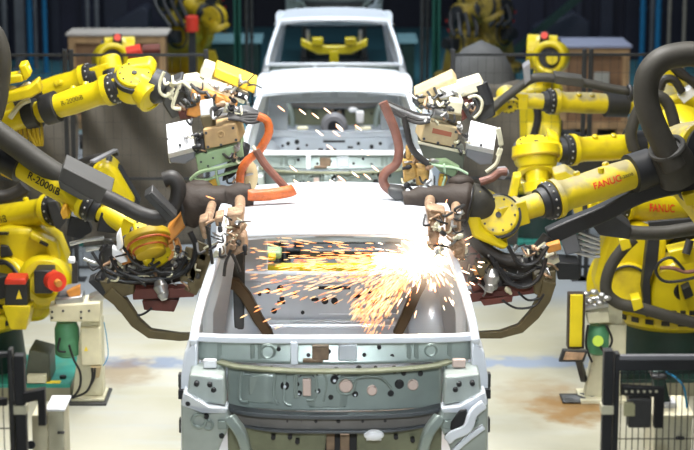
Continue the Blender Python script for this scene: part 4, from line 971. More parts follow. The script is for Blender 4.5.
# covered machine right of the cabs
c = P(481, 70, 21.4)
def cov(u, v):
    a = 2*math.pi*u; r = .36+.1*v+.03*math.sin(a*7+v*3)*v
    if v < .32: r *= math.sqrt(max(1e-5, 1-(1-v/.32)**2))
    return (c.x+r*math.cos(a), 21.4+r*math.sin(a), P(481, 40, 21.4).z*(1-v))
tag(MB().grid(cov, 48, 20).build('covered_machine', CLOTH, sharp=180), 'grey dust sheet covering a rounded machine beyond the right fence', 'covered machine')

# ------------------------------------------------------------------ welding guns
def pz(t, name, m, pts, Y, ext, bev=.006): return MB().prism(PL(pts, Y), ext).build(name, m, t, bev)
CLR = [('black_line', BLK), ('white_hose', CREAM), ('copper_line', COPPER), ('guard_line', STEEL), ('black_line', BLK), ('guard_line', STEELD)]
def clutter(t, box, Y, n, seed, rpx=(.7, 1.5), ln=16):
    rc = random.Random(seed); x0, y0, x1, y1 = box
    for i in range(n):
        nm, m = CLR[i % len(CLR)]
        a = (rc.uniform(x0, x1), rc.uniform(y0, y1)); an = rc.uniform(0, 6.28); l_ = rc.uniform(.5, 1)*ln; yy = Y+rc.uniform(-.06, .06)
        b_ = (a[0]+math.cos(an)*l_*.5, a[1]+math.sin(an)*l_*.4+rc.uniform(1, 4)); c_ = (a[0]+math.cos(an+.6)*l_, a[1]+math.sin(an+.6)*l_*.7)
        part_tube(t, nm, m, [(*a, yy), (*b_, yy-.03), (*c_, yy+.05)], Y, rc.uniform(*rpx), 8)
    for i in range(n//2):
        cx, cy = rc.uniform(x0, x1), rc.uniform(y0, y1); m = rc.choice((STEEL, STEELD, CREAM, COPPER, BLK))
        p = P(cx, cy, Y+rc.uniform(-.05, .05)); d = V((rc.gauss(0, 1), rc.gauss(0, .5), rc.gauss(0, 1))).normalized(); r = rc.uniform(.010, .02)
        MB().lathe(p, d, [(0, r*.7), (.012, r), (.03, r), (.032, r*.6), (.055, r*.6)], 10).build('fitting', m, t)
# --- left upper gun
Y = 11.75
t = thing('spot_welding_gun', 'left gun with white and tan boxes over a pale green frame, orange hoses', 'welding gun', P(210, 215, Y))
wb = pz(t, 'white_box', WHITE, [(166, 124, Y+.14), (190, 119, Y+.14), (195, 147, Y-.02), (168, 154, Y-.02)], Y-.02, (.0, .09, -.075))
pz(wb, 'box_base', GREYP, [(168, 154), (195, 147.5), (195, 158), (185, 164), (170, 163)], Y+.02, (0, .12, .0))
mb = MB().cyl(P(180, 145, Y-.03), P(180, 145, Y+.02), .008); mb.cyl(P(167.5, 139, Y-.03), P(167.5, 139, Y+.02), .006); mb.build('box_screw', BLK, wb)
tb = pz(t, 'transformer', TAN, [(202.5, 129.5), (235.5, 123.5), (239.5, 142), (205, 150)], Y, (.03, .16, .03), .008)
mb = MB().torus(P(221, 134, Y-.004), (0, -1, 0), .016, .006); mb.build('transformer_port', TAN, tb)
mb = MB()
for (a, b_) in ((206, 133), (233, 128), (236, 140), (208, 147), (221, 145)): mb.cyl(P(a, b_, Y-.012), P(a, b_, Y+.01), .009, seg=10)
mb.build('transformer_bolt', BLK, tb)
pz(t, 'side_plate', STEELD, [(195, 139), (203, 132), (205, 152), (197, 154)], Y+.01, (0, .12, .02))
gp = pz(t, 'gun_body', GRN, [(195, 155), (242, 144), (244, 157), (198, 171)], Y, (.0, .16, .03))
mb = MB()
for (a, b_) in ((201, 162), (213, 158), (224, 155), (236, 150), (232, 158), (208, 166)): mb.cyl(P(a, b_, Y-.01), P(a, b_, Y+.01), .007, seg=8)
mb.build('body_bolt', BLK, gp)
mb = MB().sweep(PL([(190, 180), (200, 172), (218, 168), (240, 162)], Y-.05), .05, .018); mb.sweep(PL([(216, 168), (217, 178), (220, 188)], Y-.05), .05, .014); mb.sweep(PL([(194, 178), (205, 180), (218, 176), (238, 170)], Y-.05), .04, .012); mb.build('frame_bar', GRN, t, .004)
pz(t, 'gun_yoke', mat('ochre_paint', (.72, .42, .04), .5, var=.2), [(208, 183), (216, 176), (220, 190), (212, 192)], Y-.06, (0, .05, .01))
sb = pz(t, 'sensor_box', WHITE, [(199.5, 105), (212, 103), (213.5, 116), (201, 119)], Y+.05, (0, .07, .02))
pz(t, 'bracket_block', OLIVE, [(200, 117), (214, 115), (216, 126), (203, 129)], Y+.03, (0, .1, .02))
MB().cyl(P(214, 113, Y), P(232, 109, Y+.1), .04).build('actuator', STEEL, t)
part_tube(t, 'power_lead', BLK, [(213, 110), (222, 105), (230, 106), (232, 114)], Y-.03, 2.5, 10)
for dy, rr in ((0, 1.8), (3, 1.7), (6, 1.8), (9, 1.6)):
    part_tube(t, 'power_lead', HOSED, [(228, 113+dy*.6), (238, 117+dy*.3), (250, 114+dy), (262, 115+dy*.6)], Y-.05-dy*.006, rr, 8)
MB().prism(PL([(232, 112), (246, 110), (258, 116), (256, 122), (240, 122)], Y+.02), (0, .1, .02)).build('lead_clamp', STEELD, t, .008)
part_tube(t, 'orange_hose', ORG, [(258, 116), (267, 121), (269, 132), (264, 143), (258, 152), (247, 161), (241, 172), (240, 184)], Y-.12, 4.4, 12, .03)
part_tube(t, 'orange_hose', ORG, [(248, 195), (264, 195), (280, 193), (290, 191), (294, 189)], Y-.35, 6.0, 14)
part_tube(t, 'brown_hose', PINKH, [(256, 150), (264, 163), (275, 176), (286, 188), (291, 192)], Y-.25, 4.0, 10)
MB().torus(P(258, 151, Y-.14), P(247, 161, Y)-P(264, 143, Y), .036, .008).build('hose_band', CREAML, t)
MB().sphere(P(251, 176, Y-.05), .07, (.6, .7, 1.3)).build('fibre_sleeve', mat('straw_cloth', (.62, .50, .28), .8), t)
pz(t, 'cable_guard', BLK, [(232, 150), (244, 146), (250, 150), (244, 166), (232, 178), (222, 182)], Y+.02, (0, .07, .02))
def bagtube(t, pts, Y, radii, flat=.9):
    pp = catmull(PL(pts, Y), 6); mb = MB(); n = len(pp)-1
    def rr(f):
        k = f*(len(radii)-1); i = min(int(k), len(radii)-2); return (radii[i]+(radii[i+1]-radii[i])*(k-i))*.0061
    mb.tube(pp, rr, 22, 0)
    for v in mb.bm.verts:
        d = math.sin(v.co.x*61+v.co.z*47)*.004+math.sin(v.co.z*90+v.co.x*20)*.003; v.co.y += d; v.co.z += d
    return mb.build('leather_cover', BAG, t, sharp=60)
bagtube(t, [(184, 207), (194, 205), (212, 202), (233, 199)], Y-.25, [18, 21, 20, 16, 12.5])
MB().torus(P(184, 207, Y-.25), P(233, 199, Y)-P(184, 207, Y), .105, .012).build('cover_hem', BLK, t)
MB().sphere(P(199, 187, Y-.22), .07, (1.2, .8, .6)).build('leather_flap', BAG, t)
bagtube(t, [(228, 199), (240, 197), (252, 195)], Y-.3, [13, 13, 12])
part_tube(t, 'earth_lead', HOSED, [(247, 206), (253, 215), (252, 226), (246, 233), (241, 228), (243, 216), (248, 207)], Y-.28, 1.3, 8)
part_tube(t, 'earth_lead', HOSED, [(224, 212), (222, 224), (226, 236), (232, 240)], Y-.2, 1.6, 8)
mb = MB()
for pts in ([(226, 214), (244, 212), (240, 226), (230, 228)], [(214, 218), (224, 215), (222, 226), (216, 228)], [(226, 230), (246, 236), (248, 250), (236, 256), (226, 256)], [(198, 222), (208, 218), (208, 240), (203, 240)]): mb.prism(PL(pts, 10.45), (0, .1, .02))
mb.build('electrode_holder', COPPER, t, .012)
for pts in ([(207, 226), (210, 246), (213, 268)], [(232, 254), (236, 262), (240, 272)], [(232, 248), (226, 262), (224, 276)]): part_tube(t, 'cooling_line', HOSED, pts, 10.42, 1.7, 8)
pz(t, 'electrode_shank', STEELD, [(232, 255), (245, 252), (244, 330), (234, 330)], Y+.1, (0, .06, 0), .012)

clutter(t, (204, 214, 246, 258), 10.42, 18, 1)
MB().tube([P(240, 200, 11.3), P(240, 206, 11.0), P(238, 222, 10.5)], .03, 12).build('electrode_arm', COPPER, t)
MB().tube([P(212, 205, 11.4), P(210, 212, 11.0), P(206, 226, 10.5)], .026, 12).build('electrode_arm', COPPER, t)
clutter(t, (188, 118, 204, 150), Y-.02, 8, 2, ln=10); clutter(t, (214, 100, 246, 122), Y-.04, 10, 3, ln=12); clutter(t, (226, 150, 254, 186), Y-.04, 10, 4)
# --- right upper gun
t = thing('spot_welding_gun', 'right gun with white and tan boxes, pink brown hoses, throwing the sparks', 'welding gun', P(450, 215, Y))
wb = pz(t, 'white_box', WHITE, [(471, 120, Y+.14), (497.5, 127, Y+.14), (494, 150, Y-.02), (466, 144, Y-.02)], Y-.02, (.0, .09, -.075))
pz(wb, 'box_base', GREYP, [(467, 146), (494, 150), (492, 164), (480, 165), (466, 156)], Y+.02, (0, .12, .0))
MB().cyl(P(481, 145, Y-.03), P(481, 145, Y+.02), .008).build('box_screw', BLK, wb)
mb = MB().sweep(PL([(498, 128), (501, 145), (498, 156)], Y), .03, .03); mb.build('box_rail', CREAM, t, .004)
part_tube(t, 'conduit', CREAM, [(499, 155), (496, 164), (486, 172)], Y-.02, 2, 8)
tb = pz(t, 'transformer', TANP, [(426, 120), (460, 129), (456, 148), (420.5, 141)], Y, (-.03, .16, .03), .008)
pz(tb, 'rust_print', mat('rust_print', (.34, .10, .05), .6, var=.2), [(433, 128), (452, 132.5), (451, 137), (432, 133)], Y-.003, (0, .004, 0), 0)
mb = MB()
for (a, b_) in ((424, 139), (453, 146), (456, 132), (438, 143)): mb.cyl(P(a, b_, Y-.012), P(a, b_, Y+.01), .009, seg=10)
mb.build('transformer_bolt', BLK, tb)
gb = pz(t, 'gun_body', mat('dark_olive_steel', (.12, .13, .10), .5, var=.25), [(418, 143), (465, 153), (463, 170), (424, 158)], Y, (.0, .16, .03))
pz(gb, 'body_edge', CREAM, [(418, 141.5), (465, 151.5), (465, 154), (418, 144)], Y-.01, (0, .03, .0), 0)
pz(t, 'frame_bar', GRN, [(430, 161), (446, 160), (460, 168), (454, 178), (440, 172)], Y-.04, (0, .04, .01))
mb = MB().sweep(PL([(428, 163), (440, 166), (456, 168), (468, 174)], Y-.06), .05, .012); mb.sweep(PL([(444, 164), (445, 176), (442, 186)], Y-.06), .05, .014); mb.build('frame_edge', mat('mint_paint', (.45, .62, .42), .5), t, .004)
pz(t, 'gun_yoke', mat('ochre_paint', (.72, .42, .04), .5, var=.2), [(440, 176), (448, 178), (444, 188), (438, 186)], Y-.06, (0, .05, .01))
pz(t, 'sensor_box', CREAML, [(450, 101), (463, 103), (461, 115), (448, 113)], Y+.05, (0, .07, .02))
pz(t, 'bracket_block', OLIVE, [(448, 113), (462, 115), (460, 126), (446, 122)], Y+.03, (0, .1, .02))
MB().cyl(P(425, 122, Y-.02), P(428, 110, Y-.02), .03).build('actuator', BODY, t)
MB().cyl(P(432, 113, Y), P(446, 117, Y+.05), .03).build('actuator', STEEL, t)
for dy, rr in ((0, 1.7), (3, 1.9), (6, 1.6), (9, 1.8)):
    part_tube(t, 'power_lead', HOSED if dy != 3 else STEEL, [(430, 116+dy*.6), (418, 114+dy), (402, 108+dy), (386, 102+dy*.6)], Y-.05-dy*.006, rr, 8)
part_tube(t, 'pink_brown_hose', PINKH, [(383, 102), (390, 118), (396, 134), (399, 150), (396, 164), (386, 172), (383, 180), (387, 188), (400, 195)], Y-.2, 4.6, 12)
part_tube(t, 'braided_hose', HOSED, [(404, 116), (407, 130), (410, 144), (416, 154), (428, 164)], Y-.1, 3.4, 12, .03)
part_tube(t, 'pink_brown_hose', PINKH, [(480, 182), (492, 178), (500, 172), (507, 172)], Y-.1, 4.0, 10)
pz(t, 'hose_fitting', GREYP, [(498, 170), (506, 169), (510, 174), (504, 180), (497, 178)], Y-.1, (0, .06, .01))
pz(t, 'hose_end_sleeve', STEELD, [(388, 188), (404, 190), (408, 200), (396, 202), (388, 196)], Y-.25, (0, .08, .02), .015)
mb = MB()
for pts in ([(402, 160), (414, 160), (418, 178), (404, 184)], [(416, 168), (430, 170), (428, 186), (416, 186)], [(406, 150), (412, 150), (411, 160), (406, 160)]): mb.prism(PL(pts, Y-.08), (0, .1, .02))
mb.build('electrode_holder', mat('golden_copper', (.55, .34, .10), .45, metal=.3, var=.45, scale=18, bump=.4), t, .012)
bagtube(t, [(468, 205), (460, 203), (446, 200), (427, 197)], Y-.25, [19, 22, 19, 14, 10])
MB().torus(P(468, 205, Y-.25), P(427, 197, Y)-P(468, 205, Y), .112, .012).build('cover_hem', BLK, t)
MB().sphere(P(461, 182, Y-.22), .07, (1.1, .8, .6)).build('leather_flap', BAG, t)
bagtube(t, [(434, 197), (420, 199), (404, 202)], Y-.3, [11, 11, 10])
part_tube(t, 'earth_lead', HOSED, [(404, 208), (398, 214), (404, 224), (414, 230), (424, 226), (420, 214), (410, 210)], Y-.28, 1.3, 8)
mb = MB()
for pts in ([(426, 208), (446, 212), (444, 226), (430, 232)], [(446, 216), (460, 222), (456, 240), (446, 236)], [(428, 232), (440, 230), (438, 248), (430, 250)], [(452, 238), (466, 246), (464, 262), (454, 258)]): mb.prism(PL(pts, 10.45), (0, .1, .02))
mb.build('electrode_shank', COPPER, t, .012)

clutter(t, (426, 208, 464, 258), 10.42, 22, 5)
MB().tube([P(430, 200, 11.3), P(430, 206, 11.0), P(434, 220, 10.5)], .03, 12).build('electrode_arm', COPPER, t)
MB().tube([P(456, 206, 11.3), P(456, 212, 11.0), P(456, 232, 10.5)], .028, 12).build('electrode_arm', COPPER, t)
clutter(t, (404, 150, 432, 186), Y-.08, 12, 6, ln=12); clutter(t, (424, 102, 462, 120), Y-.03, 12, 7, ln=12); clutter(t, (456, 124, 470, 150), Y, 8, 8, ln=8)
# --- upper far guns
Y = 13.0
t = thing('spot_welding_gun', 'far left gun with a yellow beam, orange bracket and bent cream tubes', 'welding gun', P(205, 120, Y))
pz(t, 'yellow_beam', mat('amber_paint', (.80, .50, .03), .45, var=.15), [(216, 68), (257, 84), (254, 94), (213, 77)], Y, (0, .14, .04), .008)
pz(t, 'end_plate', CREAM, [(204, 65), (215, 69), (211, 81), (199, 77)], Y-.02, (0, .12, .03), .008)
pz(t, 'servo_body', CREAML, [(204, 80), (248, 96), (244, 105), (202, 90)], Y-.06, (0, .12, .03), .01)
pz(t, 'gearbox', BLK, [(232, 88), (250, 96), (248, 102), (230, 95)], Y-.08, (0, .05, .01), .008)
pz(t, 'orange_bracket', ORGP, [(192, 92), (206, 91), (238, 103), (236, 112), (208, 102), (204, 114), (196, 118), (186, 116)], Y-.1, (0, .1, .03), .01)
part_tube(t, 'guard_tube', CREAM, [(190, 88), (182, 82), (178, 90), (173, 104), (174, 108), (181, 109)], Y-.16, 1.9, 8)
part_tube(t, 'guard_tube', CREAM, [(164, 72), (160, 82), (160, 92), (167, 96), (174, 88)], Y-.16, 1.6, 8)
pz(t, 'valve_block', CREAM, [(182, 80), (196, 78), (206, 84), (204, 96), (190, 92)], Y-.04, (0, .1, .03), .012)
mb = MB()
for pts in ([(186, 92), (190, 100), (186, 108)], [(182, 98), (188, 106), (196, 104)], [(190, 84), (200, 92), (208, 92)], [(206, 104), (216, 110), (228, 108)]): mb.tube(PL(pts, Y-.14), .012, 8)
mb.build('air_line', STEELD, t)
pz(t, 'red_bracket', REDB, [(178, 112), (192, 106), (198, 118), (180, 120)], Y-.06, (0, .1, .02), .008)
pz(t, 'mount_block', STEELD, [(166, 84), (182, 78), (190, 112), (172, 120), (162, 104)], Y+.05, (0, .16, .03), .015)
mb = MB()
for (a, b_) in ((234, 91), (240, 94), (246, 97), (222, 90)): mb.cyl(P(a, b_, Y-.09), P(a, b_, Y), .012, seg=8)
mb.build('sensor_pin', STEEL, t)
clutter(t, (168, 80, 250, 112), Y-.12, 22, 9, ln=14)
t = thing('spot_welding_gun', 'far right gun with a tan beam and cream servo body', 'welding gun', P(450, 120, Y))
pz(t, 'tan_beam', TANP, [(414, 95), (453, 77), (458, 84), (420, 104)], Y, (0, .14, .04), .008)
pz(t, 'end_plate', STEELD, [(414, 96), (420, 104), (418, 108), (412, 102)], Y-.02, (0, .12, .03), .006)
sv = pz(t, 'servo_body', CREAML, [(437, 93), (480, 79), (486, 90), (458, 99), (440, 101)], Y-.06, (0, .12, .03), .012)
pz(sv, 'servo_plate', WHITE, [(438, 94), (456, 88), (457, 94), (440, 99)], Y-.07, (0, .02, .0), .003)
MB().cyl(P(480, 84, Y-.02), P(487, 104, Y-.02), .05).build('motor_cap', CHAR, t)
pz(t, 'red_bracket', REDB, [(458, 100), (472, 98), (476, 112), (462, 122)], Y-.04, (0, .1, .02), .008)
part_tube(t, 'guard_tube', CREAM, [(468, 98), (476, 96), (482, 102), (480, 112), (474, 118)], Y-.14, 1.6, 8)
pz(t, 'valve_block', OLIVE, [(418, 108), (440, 100), (448, 108), (430, 116)], Y-.04, (0, .1, .03), .01)
mb = MB()
for pts in ([(432, 108), (444, 104), (456, 108)], [(420, 106), (430, 110), (444, 110)], [(462, 104), (468, 114), (470, 120)], [(474, 100), (478, 108), (472, 116)]): mb.tube(PL(pts, Y-.12), .013, 8)
mb.build('air_line', STEELD, t)
pz(t, 'mount_block', STEELD, [(476, 96), (492, 92), (496, 116), (480, 124), (472, 118)], Y+.05, (0, .16, .03), .015)

clutter(t, (416, 92, 486, 116), Y-.1, 18, 10, ln=14)
# --- lower guns
Y = 11.7
t = thing('spot_welding_gun', 'lower left gun of dark red bars whose bronze arms reach into the cab', 'welding gun', P(150, 330, Y))
pz(t, 'red_bar', REDB, [(132, 289), (196, 288), (194, 297), (133, 300)], Y, (0, .12, .0), .004)
pz(t, 'red_bar', REDB, [(142, 301), (179, 300), (174, 312), (144, 310)], Y+.02, (0, .1, .0), .004)
pz(t, 'arm_plate', OLIVE, [(99, 281), (134, 284), (134, 294), (120, 298), (107, 296)], Y-.05, (0, .1, .01), .008)
mb = MB().sweep(PL([(108, 290), (122, 302), (136, 322), (150, 333), (180, 336.5), (200, 336)], Y-.02), .07, .075, up=(0, 1, 0), n=0, taper=lambda f: 1.2-.65*f); mb.build('lower_arm', OLIVE, t, .008)
mb = MB().sweep(PL([(196, 279), (220, 281), (236, 284), (246, 296), (258, 318), (269, 334)], Y+.12), .07, .072, up=(0, 1, 0), n=0, taper=lambda f: 1.1-.25*f); mb.build('upper_arm', BRNARM, t, .008)
MB().cyl(P(266, 327, Y+.12), P(271, 337, Y+.12), .03, .022).build('electrode_tip', BLK, t)
fr_ = MB()
for a, b_ in (((188, 282), (194, 248)), ((194, 248), (208, 254)), ((208, 254), (200, 288)), ((188, 282), (200, 288)), ((191, 268), (204, 272))): fr_.bar(P(*a, Y), P(*b_, Y), .10, .03, up=(0, 1, 0))
fr_.build('gun_bracket', OLIVE, t, .004)
for pts, rr in (([(190, 232), (196, 248), (190, 266), (174, 276), (150, 280), (130, 276)], 3.0), ([(100, 262), (108, 276), (130, 282), (150, 280)], 2.0), ([(92, 252), (104, 268), (122, 276)], 1.6), ([(112, 300), (122, 312), (140, 315), (152, 308)], 1.2), ([(108, 244), (100, 256), (104, 270)], 1.4), ([(126, 250), (134, 262), (148, 268), (160, 262)], 1.6), ([(150, 262), (160, 272), (178, 270), (186, 256)], 1.8), ([(128, 268), (140, 274), (158, 270)], 1.4), ([(110, 256), (118, 270), (136, 278), (146, 286)], 1.6)):
    part_tube(t, 'cooling_hose', BLK, pts, Y-.08+random.uniform(-.05, .1), rr, 8)
pz(t, 'manifold_body', STEELD, [(100, 246), (126, 242), (150, 262), (184, 256), (190, 280), (150, 290), (104, 284)], Y+.1, (0, .14, .02), .02)
for pts in ([(112, 247), (122, 252), (128, 262), (120, 264), (112, 256)], [(116, 236), (120, 230), (123, 248), (117, 252)], [(68, 259), (74, 259), (75, 264), (68, 264)]): pz(t, 'white_fitting', WHITE, pts, Y-.1, (0, .05, .01), .008)
for pts in ([(118, 256), (130, 254), (134, 262), (122, 266)], [(164, 246), (178, 240), (182, 252), (168, 262)], [(126, 244), (134, 246), (132, 252)]): pz(t, 'orange_fitting', ORGP, pts, Y-.06, (0, .05, .01), .008)
mb = MB().lathe(P(160, 284, Y-.1), V((.3, -.5, -.9)), [(-.02, .03), (.02, .045), (.06, .03), (.07, .035), (.1, .02)], 14); mb.sphere(P(164, 292, Y-.1), .028); mb.build('water_valve', STEEL, t)
for pts in ([(86, 250), (96, 248), (108, 246)], [(84, 258), (96, 262), (108, 258)], [(70, 244), (86, 240), (104, 238)]): part_tube(t, 'air_pipe', STEEL, pts, Y+.25, 2.2, 10)
pz(t, 'mount_beam', CHAR, [(88, 282), (100, 277), (112, 290), (104, 298)], Y-.04, (0, .1, .02), .006)

clutter(t, (96, 238, 186, 286), Y-.04, 34, 11, ln=20); clutter(t, (176, 236, 206, 286), Y-.06, 8, 12)
t = thing('spot_welding_gun', 'lower right gun of dark red bars with an olive hooked arm', 'welding gun', P(530, 330, Y))
pz(t, 'red_bar', REDB, [(466, 294), (546, 286), (546, 292), (468, 303)], Y, (0, .12, .0), .004)
pz(t, 'red_bar', REDB, [(480, 300), (513, 296), (512, 302), (484, 306)], Y-.04, (0, .1, .0), .004)
pz(t, 'arm_plate', OLIVE, [(534, 276), (556, 270), (556, 286), (548, 300), (534, 294)], Y-.05, (0, .1, .01), .008)
mb = MB().sweep(PL([(549, 280), (544, 298), (534, 314), (520, 328), (500, 334), (470, 335)], Y-.02), .07, .075, up=(0, 1, 0), n=0, taper=lambda f: 1.2-.65*f); mb.build('lower_arm', OLIVE, t, .008)
mb = MB().sweep(PL([(456, 268), (440, 269), (426, 274), (416, 292), (406, 316), (397, 334)], Y+.12), .07, .066, up=(0, 1, 0), n=0, taper=lambda f: 1.1-.25*f); mb.build('upper_arm', BRNARM, t, .008)
pz(t, 'manifold_body', STEELD, [(472, 258), (500, 262), (530, 258), (548, 268), (546, 286), (486, 294), (470, 280)], Y+.1, (0, .14, .02), .02)
fr_ = MB()
for a, b_ in (((458, 250), (470, 284)), ((470, 284), (480, 280)), ((458, 250), (468, 246)), ((468, 246), (480, 280))): fr_.bar(P(*a, Y), P(*b_, Y), .10, .03, up=(0, 1, 0))
fr_.build('gun_bracket', REDB, t, .004)
for pts, rr in (([(500, 268), (512, 284), (528, 286), (540, 276), (546, 258)], 2.2), ([(496, 262), (505, 280), (520, 288)], 1.6), ([(502, 300), (516, 308), (534, 306), (544, 294)], 1.2), ([(490, 256), (500, 270), (520, 276), (536, 268)], 1.8), ([(518, 292), (528, 300), (540, 298)], 1.2), ([(508, 246), (520, 264), (536, 262), (548, 246)], 2.0), ([(526, 250), (532, 264), (544, 270)], 1.4)):
    part_tube(t, 'cooling_hose', BLK, pts, Y-.08+random.uniform(-.05, .1), rr, 8)
for pts in ([(472, 268), (492, 266), (494, 276), (476, 280)], [(546, 246), (560, 242), (562, 250), (548, 254)]): pz(t, 'orange_fitting', ORGP, pts, Y-.06, (0, .05, .01), .008)
mb = MB().lathe(P(492, 276, Y-.1), V((-.2, -.5, -.9)), [(-.04, .03), (.02, .05), (.06, .03), (.07, .035), (.1, .02)], 14); mb.sphere(P(494, 286, Y-.1), .026); mb.build('water_valve', STEEL, t)
pz(t, 'brass_block', OLIVE, [(474, 264), (490, 262), (494, 274), (480, 278)], Y-.08, (0, .08, .02), .01)
pz(t, 'clamp_plate', CREAM, [(544, 258), (556, 254), (560, 262), (548, 268)], Y-.02, (0, .06, .01), .004)
mb = MB()
for i in range(5): mb.tube(PL([(556+i*2, 232+i*3), (572, 230+i*5), (590, 236+i*5), (600, 240+i*4)], Y+.4), .012, 8)
mb.build('air_pipe', STEEL, t)
pz(t, 'mount_beam', CHAR, [(556, 262), (580, 264), (580, 280), (558, 280)], Y+.25, (0, .16, .02), .008)
pz(t, 'pipe_bracket', GREYP, [(560, 240), (576, 232), (582, 252), (566, 256)], Y+.35, (0, .1, .02), .01)

clutter(t, (466, 244, 556, 290), Y-.06, 34, 13, ln=20)
# ------------------------------------------------------------------ tip dresser stands
Y = 13.9
g = G(93, 398); t = thing('tip_dresser', 'cream tip dresser stand on the pale floor at left, green motor under its head', 'tip dresser', (g.x, g.y, 0))
Y = g.y
MB().b2((g.x-.16, Y-.2, 0), (g.x+.12, Y+.2, .02)).build('floor_plate', STEELD, t, .003)
MB().b2((g.x-.14, Y-.16, .02), (g.x+.10, Y+.16, .04)).build('foot_plate', CREAM, t, .004)
MB().prism([V((g.x-.14, Y-.08, .04)), V((g.x+.085, Y-.08, .04)), V((g.x+.085, Y-.08, .62)), V((g.x-.06, Y-.08, .62))], (0, .16, 0)).build('stand_column', CREAM, t, .008)
cb = MB().b2(P(81, 366, Y-.12), P(103, 322, Y+.05)).build('control_box', CREAML, t, .01)
pz(cb, 'warning_label', WARN, [(84, 351), (88, 351), (86, 346)], Y-.128, (0, .003, 0), 0)
pz(t, 'head_beam', CREAML, [(49, 306), (100, 303), (100, 322), (50, 322)], Y-.15, (0, .2, .02), .008)
mb = MB()
for (a, b_) in ((52, 312), (63, 311), (81, 312), (89, 311), (52, 318), (81, 318)): mb.cyl(P(a, b_, Y-.165), P(a, b_, Y-.14), .009, seg=10)
mb.build('head_bolt', BLK, t)
mb = MB().lathe(P(67, 335, Y-.05), (0, 0, 1), [(-.16, .06), (-.14, .09), (.05, .09), (.1, .07)], 20); mb.build('dresser_motor', GRNM, t)
pz(t, 'dresser_head', STEEL, [(54, 300), (82, 296), (84, 304), (56, 306)], Y-.12, (0, .14, .02), .01)
pz(t, 'cutter_guard', GREYP, [(56, 298), (80, 294), (78, 288), (60, 290)], Y-.08, (0, .1, .02), .015)
pz(t, 'cutter_arm', ORGP, [(66, 292), (80, 286), (80, 300), (70, 300)], Y-.1, (0, .05, .01), .008)
mb = MB().bar(P(75, 296, Y+.05), P(75, 262, Y+.05), .04); mb.build('cutter_post', STEELD, t)
pz(t, 'clamp', STEEL, [(88, 298), (106, 292), (108, 298), (92, 306)], Y-.1, (0, .08, .02), .01)
for pts in ([(69, 345), (74, 360), (80, 372), (80, 386), (74, 396), (66, 398)], [(92, 368), (92, 380), (86, 392), (72, 398)], [(60, 338), (58, 350), (66, 352)], [(95, 368), (94, 378), (90, 386)]): part_tube(t, 'cable', BLK, pts, Y-.16, 1.2, 8)
part_tube(t, 'air_line', PLAS, [(104, 322), (107, 340), (108, 356), (103, 366)], Y-.05, .5, 6)
pz(t, 'cable_gland', TANP, [(90, 367), (101, 367), (99, 378), (92, 378)], Y-.14, (0, .05, 0), .006)

g = G(608, 398); Y = g.y
t = thing('tip_dresser', 'cream tip dresser stand at right beside the yellow panel', 'tip dresser', (g.x, g.y, 0))
MB().b2((g.x-.22, Y-.16, 0), (g.x+.12, Y+.16, .03)).build('foot_plate', CREAM, t, .004)
MB().prism([V((g.x-.18, Y-.06, .03)), V((g.x+.08, Y-.06, .03)), V((g.x+.08, Y-.06, .75)), V((g.x-.06, Y-.06, .75))], (0, .12, 0)).build('stand_column', CREAM, t, .008)
MB().b2(P(608, 358, Y-.1), P(623, 318, Y+.1)).build('control_box', CREAM, t, .01)
pn = MB().b2(P(567.5, 349, Y-.2), P(584, 291, Y-.1)).build('panel_frame', mat('rust_black_frame', (.05, .035, .025), .6), t, .006)
MB().b2(P(569.5, 347, Y-.225), P(582.5, 294, Y-.19)).build('yellow_panel', YEL, pn, .004)
tr = pz(t, 'chip_tray', CHAR, [(559, 362), (563, 350), (588, 351), (584, 362)], Y-.3, (0, .05, .0), .004)
pz(tr, 'tray_chips', COPPER, [(563, 360), (566, 352), (585, 353), (582, 360)], Y-.305, (0, .01, 0), .002)
MB().bar(P(576, 350, Y-.18), P(584, 380, Y), .04).build('tray_bracket', STEELD, t)
mb = MB()
for (a, b_) in ((586, 294), (594, 292), (602, 295), (590, 301), (600, 303), (607, 298)): mb.sphere(P(a, b_, Y-.15+random.uniform(-.05, .05)), .028, (1.2, 1, .8), 10)
mb.cyl(P(584, 308, Y-.12), P(608, 304, Y-.12), .025); mb.cyl(P(586, 300, Y-.1), P(608, 297, Y-.1), .02); mb.build('valve_cluster', STEEL, t)
pz(t, 'head_plate', CREAM, [(586, 313), (609, 311), (610, 323), (588, 324)], Y-.15, (0, .14, .02), .008)
MB().lathe(P(598, 335, Y-.06), (0, 0, 1), [(-.14, .06), (-.12, .085), (.04, .085), (.08, .06)], 20).build('dresser_motor', GRNM, t)
MB().cyl(P(598, 341, Y-.17), P(598, 341, Y-.12), .04).build('motor_end', mat('lime_label', (.45, .62, .05), .5), t)
for pts in ([(606, 325), (612, 340), (606, 352), (600, 346)], [(588, 325), (586, 345), (592, 362)]): part_tube(t, 'cable', BLK, pts, Y-.18, 1.2, 8)
# dark rag of spatter on floor
g = G(574, 402); tag(MB().grid(lambda u, v: (g.x-.09+.30*u, g.y-.05+.22*v, .012+.03*abs(math.sin(u*7+v*5))*math.sin(math.pi*u)*math.sin(math.pi*v)), 16, 10).build('floor_rag', STEELD, solid=.006), 'crumpled dark rag on the stained floor beside the right dresser', 'rag')

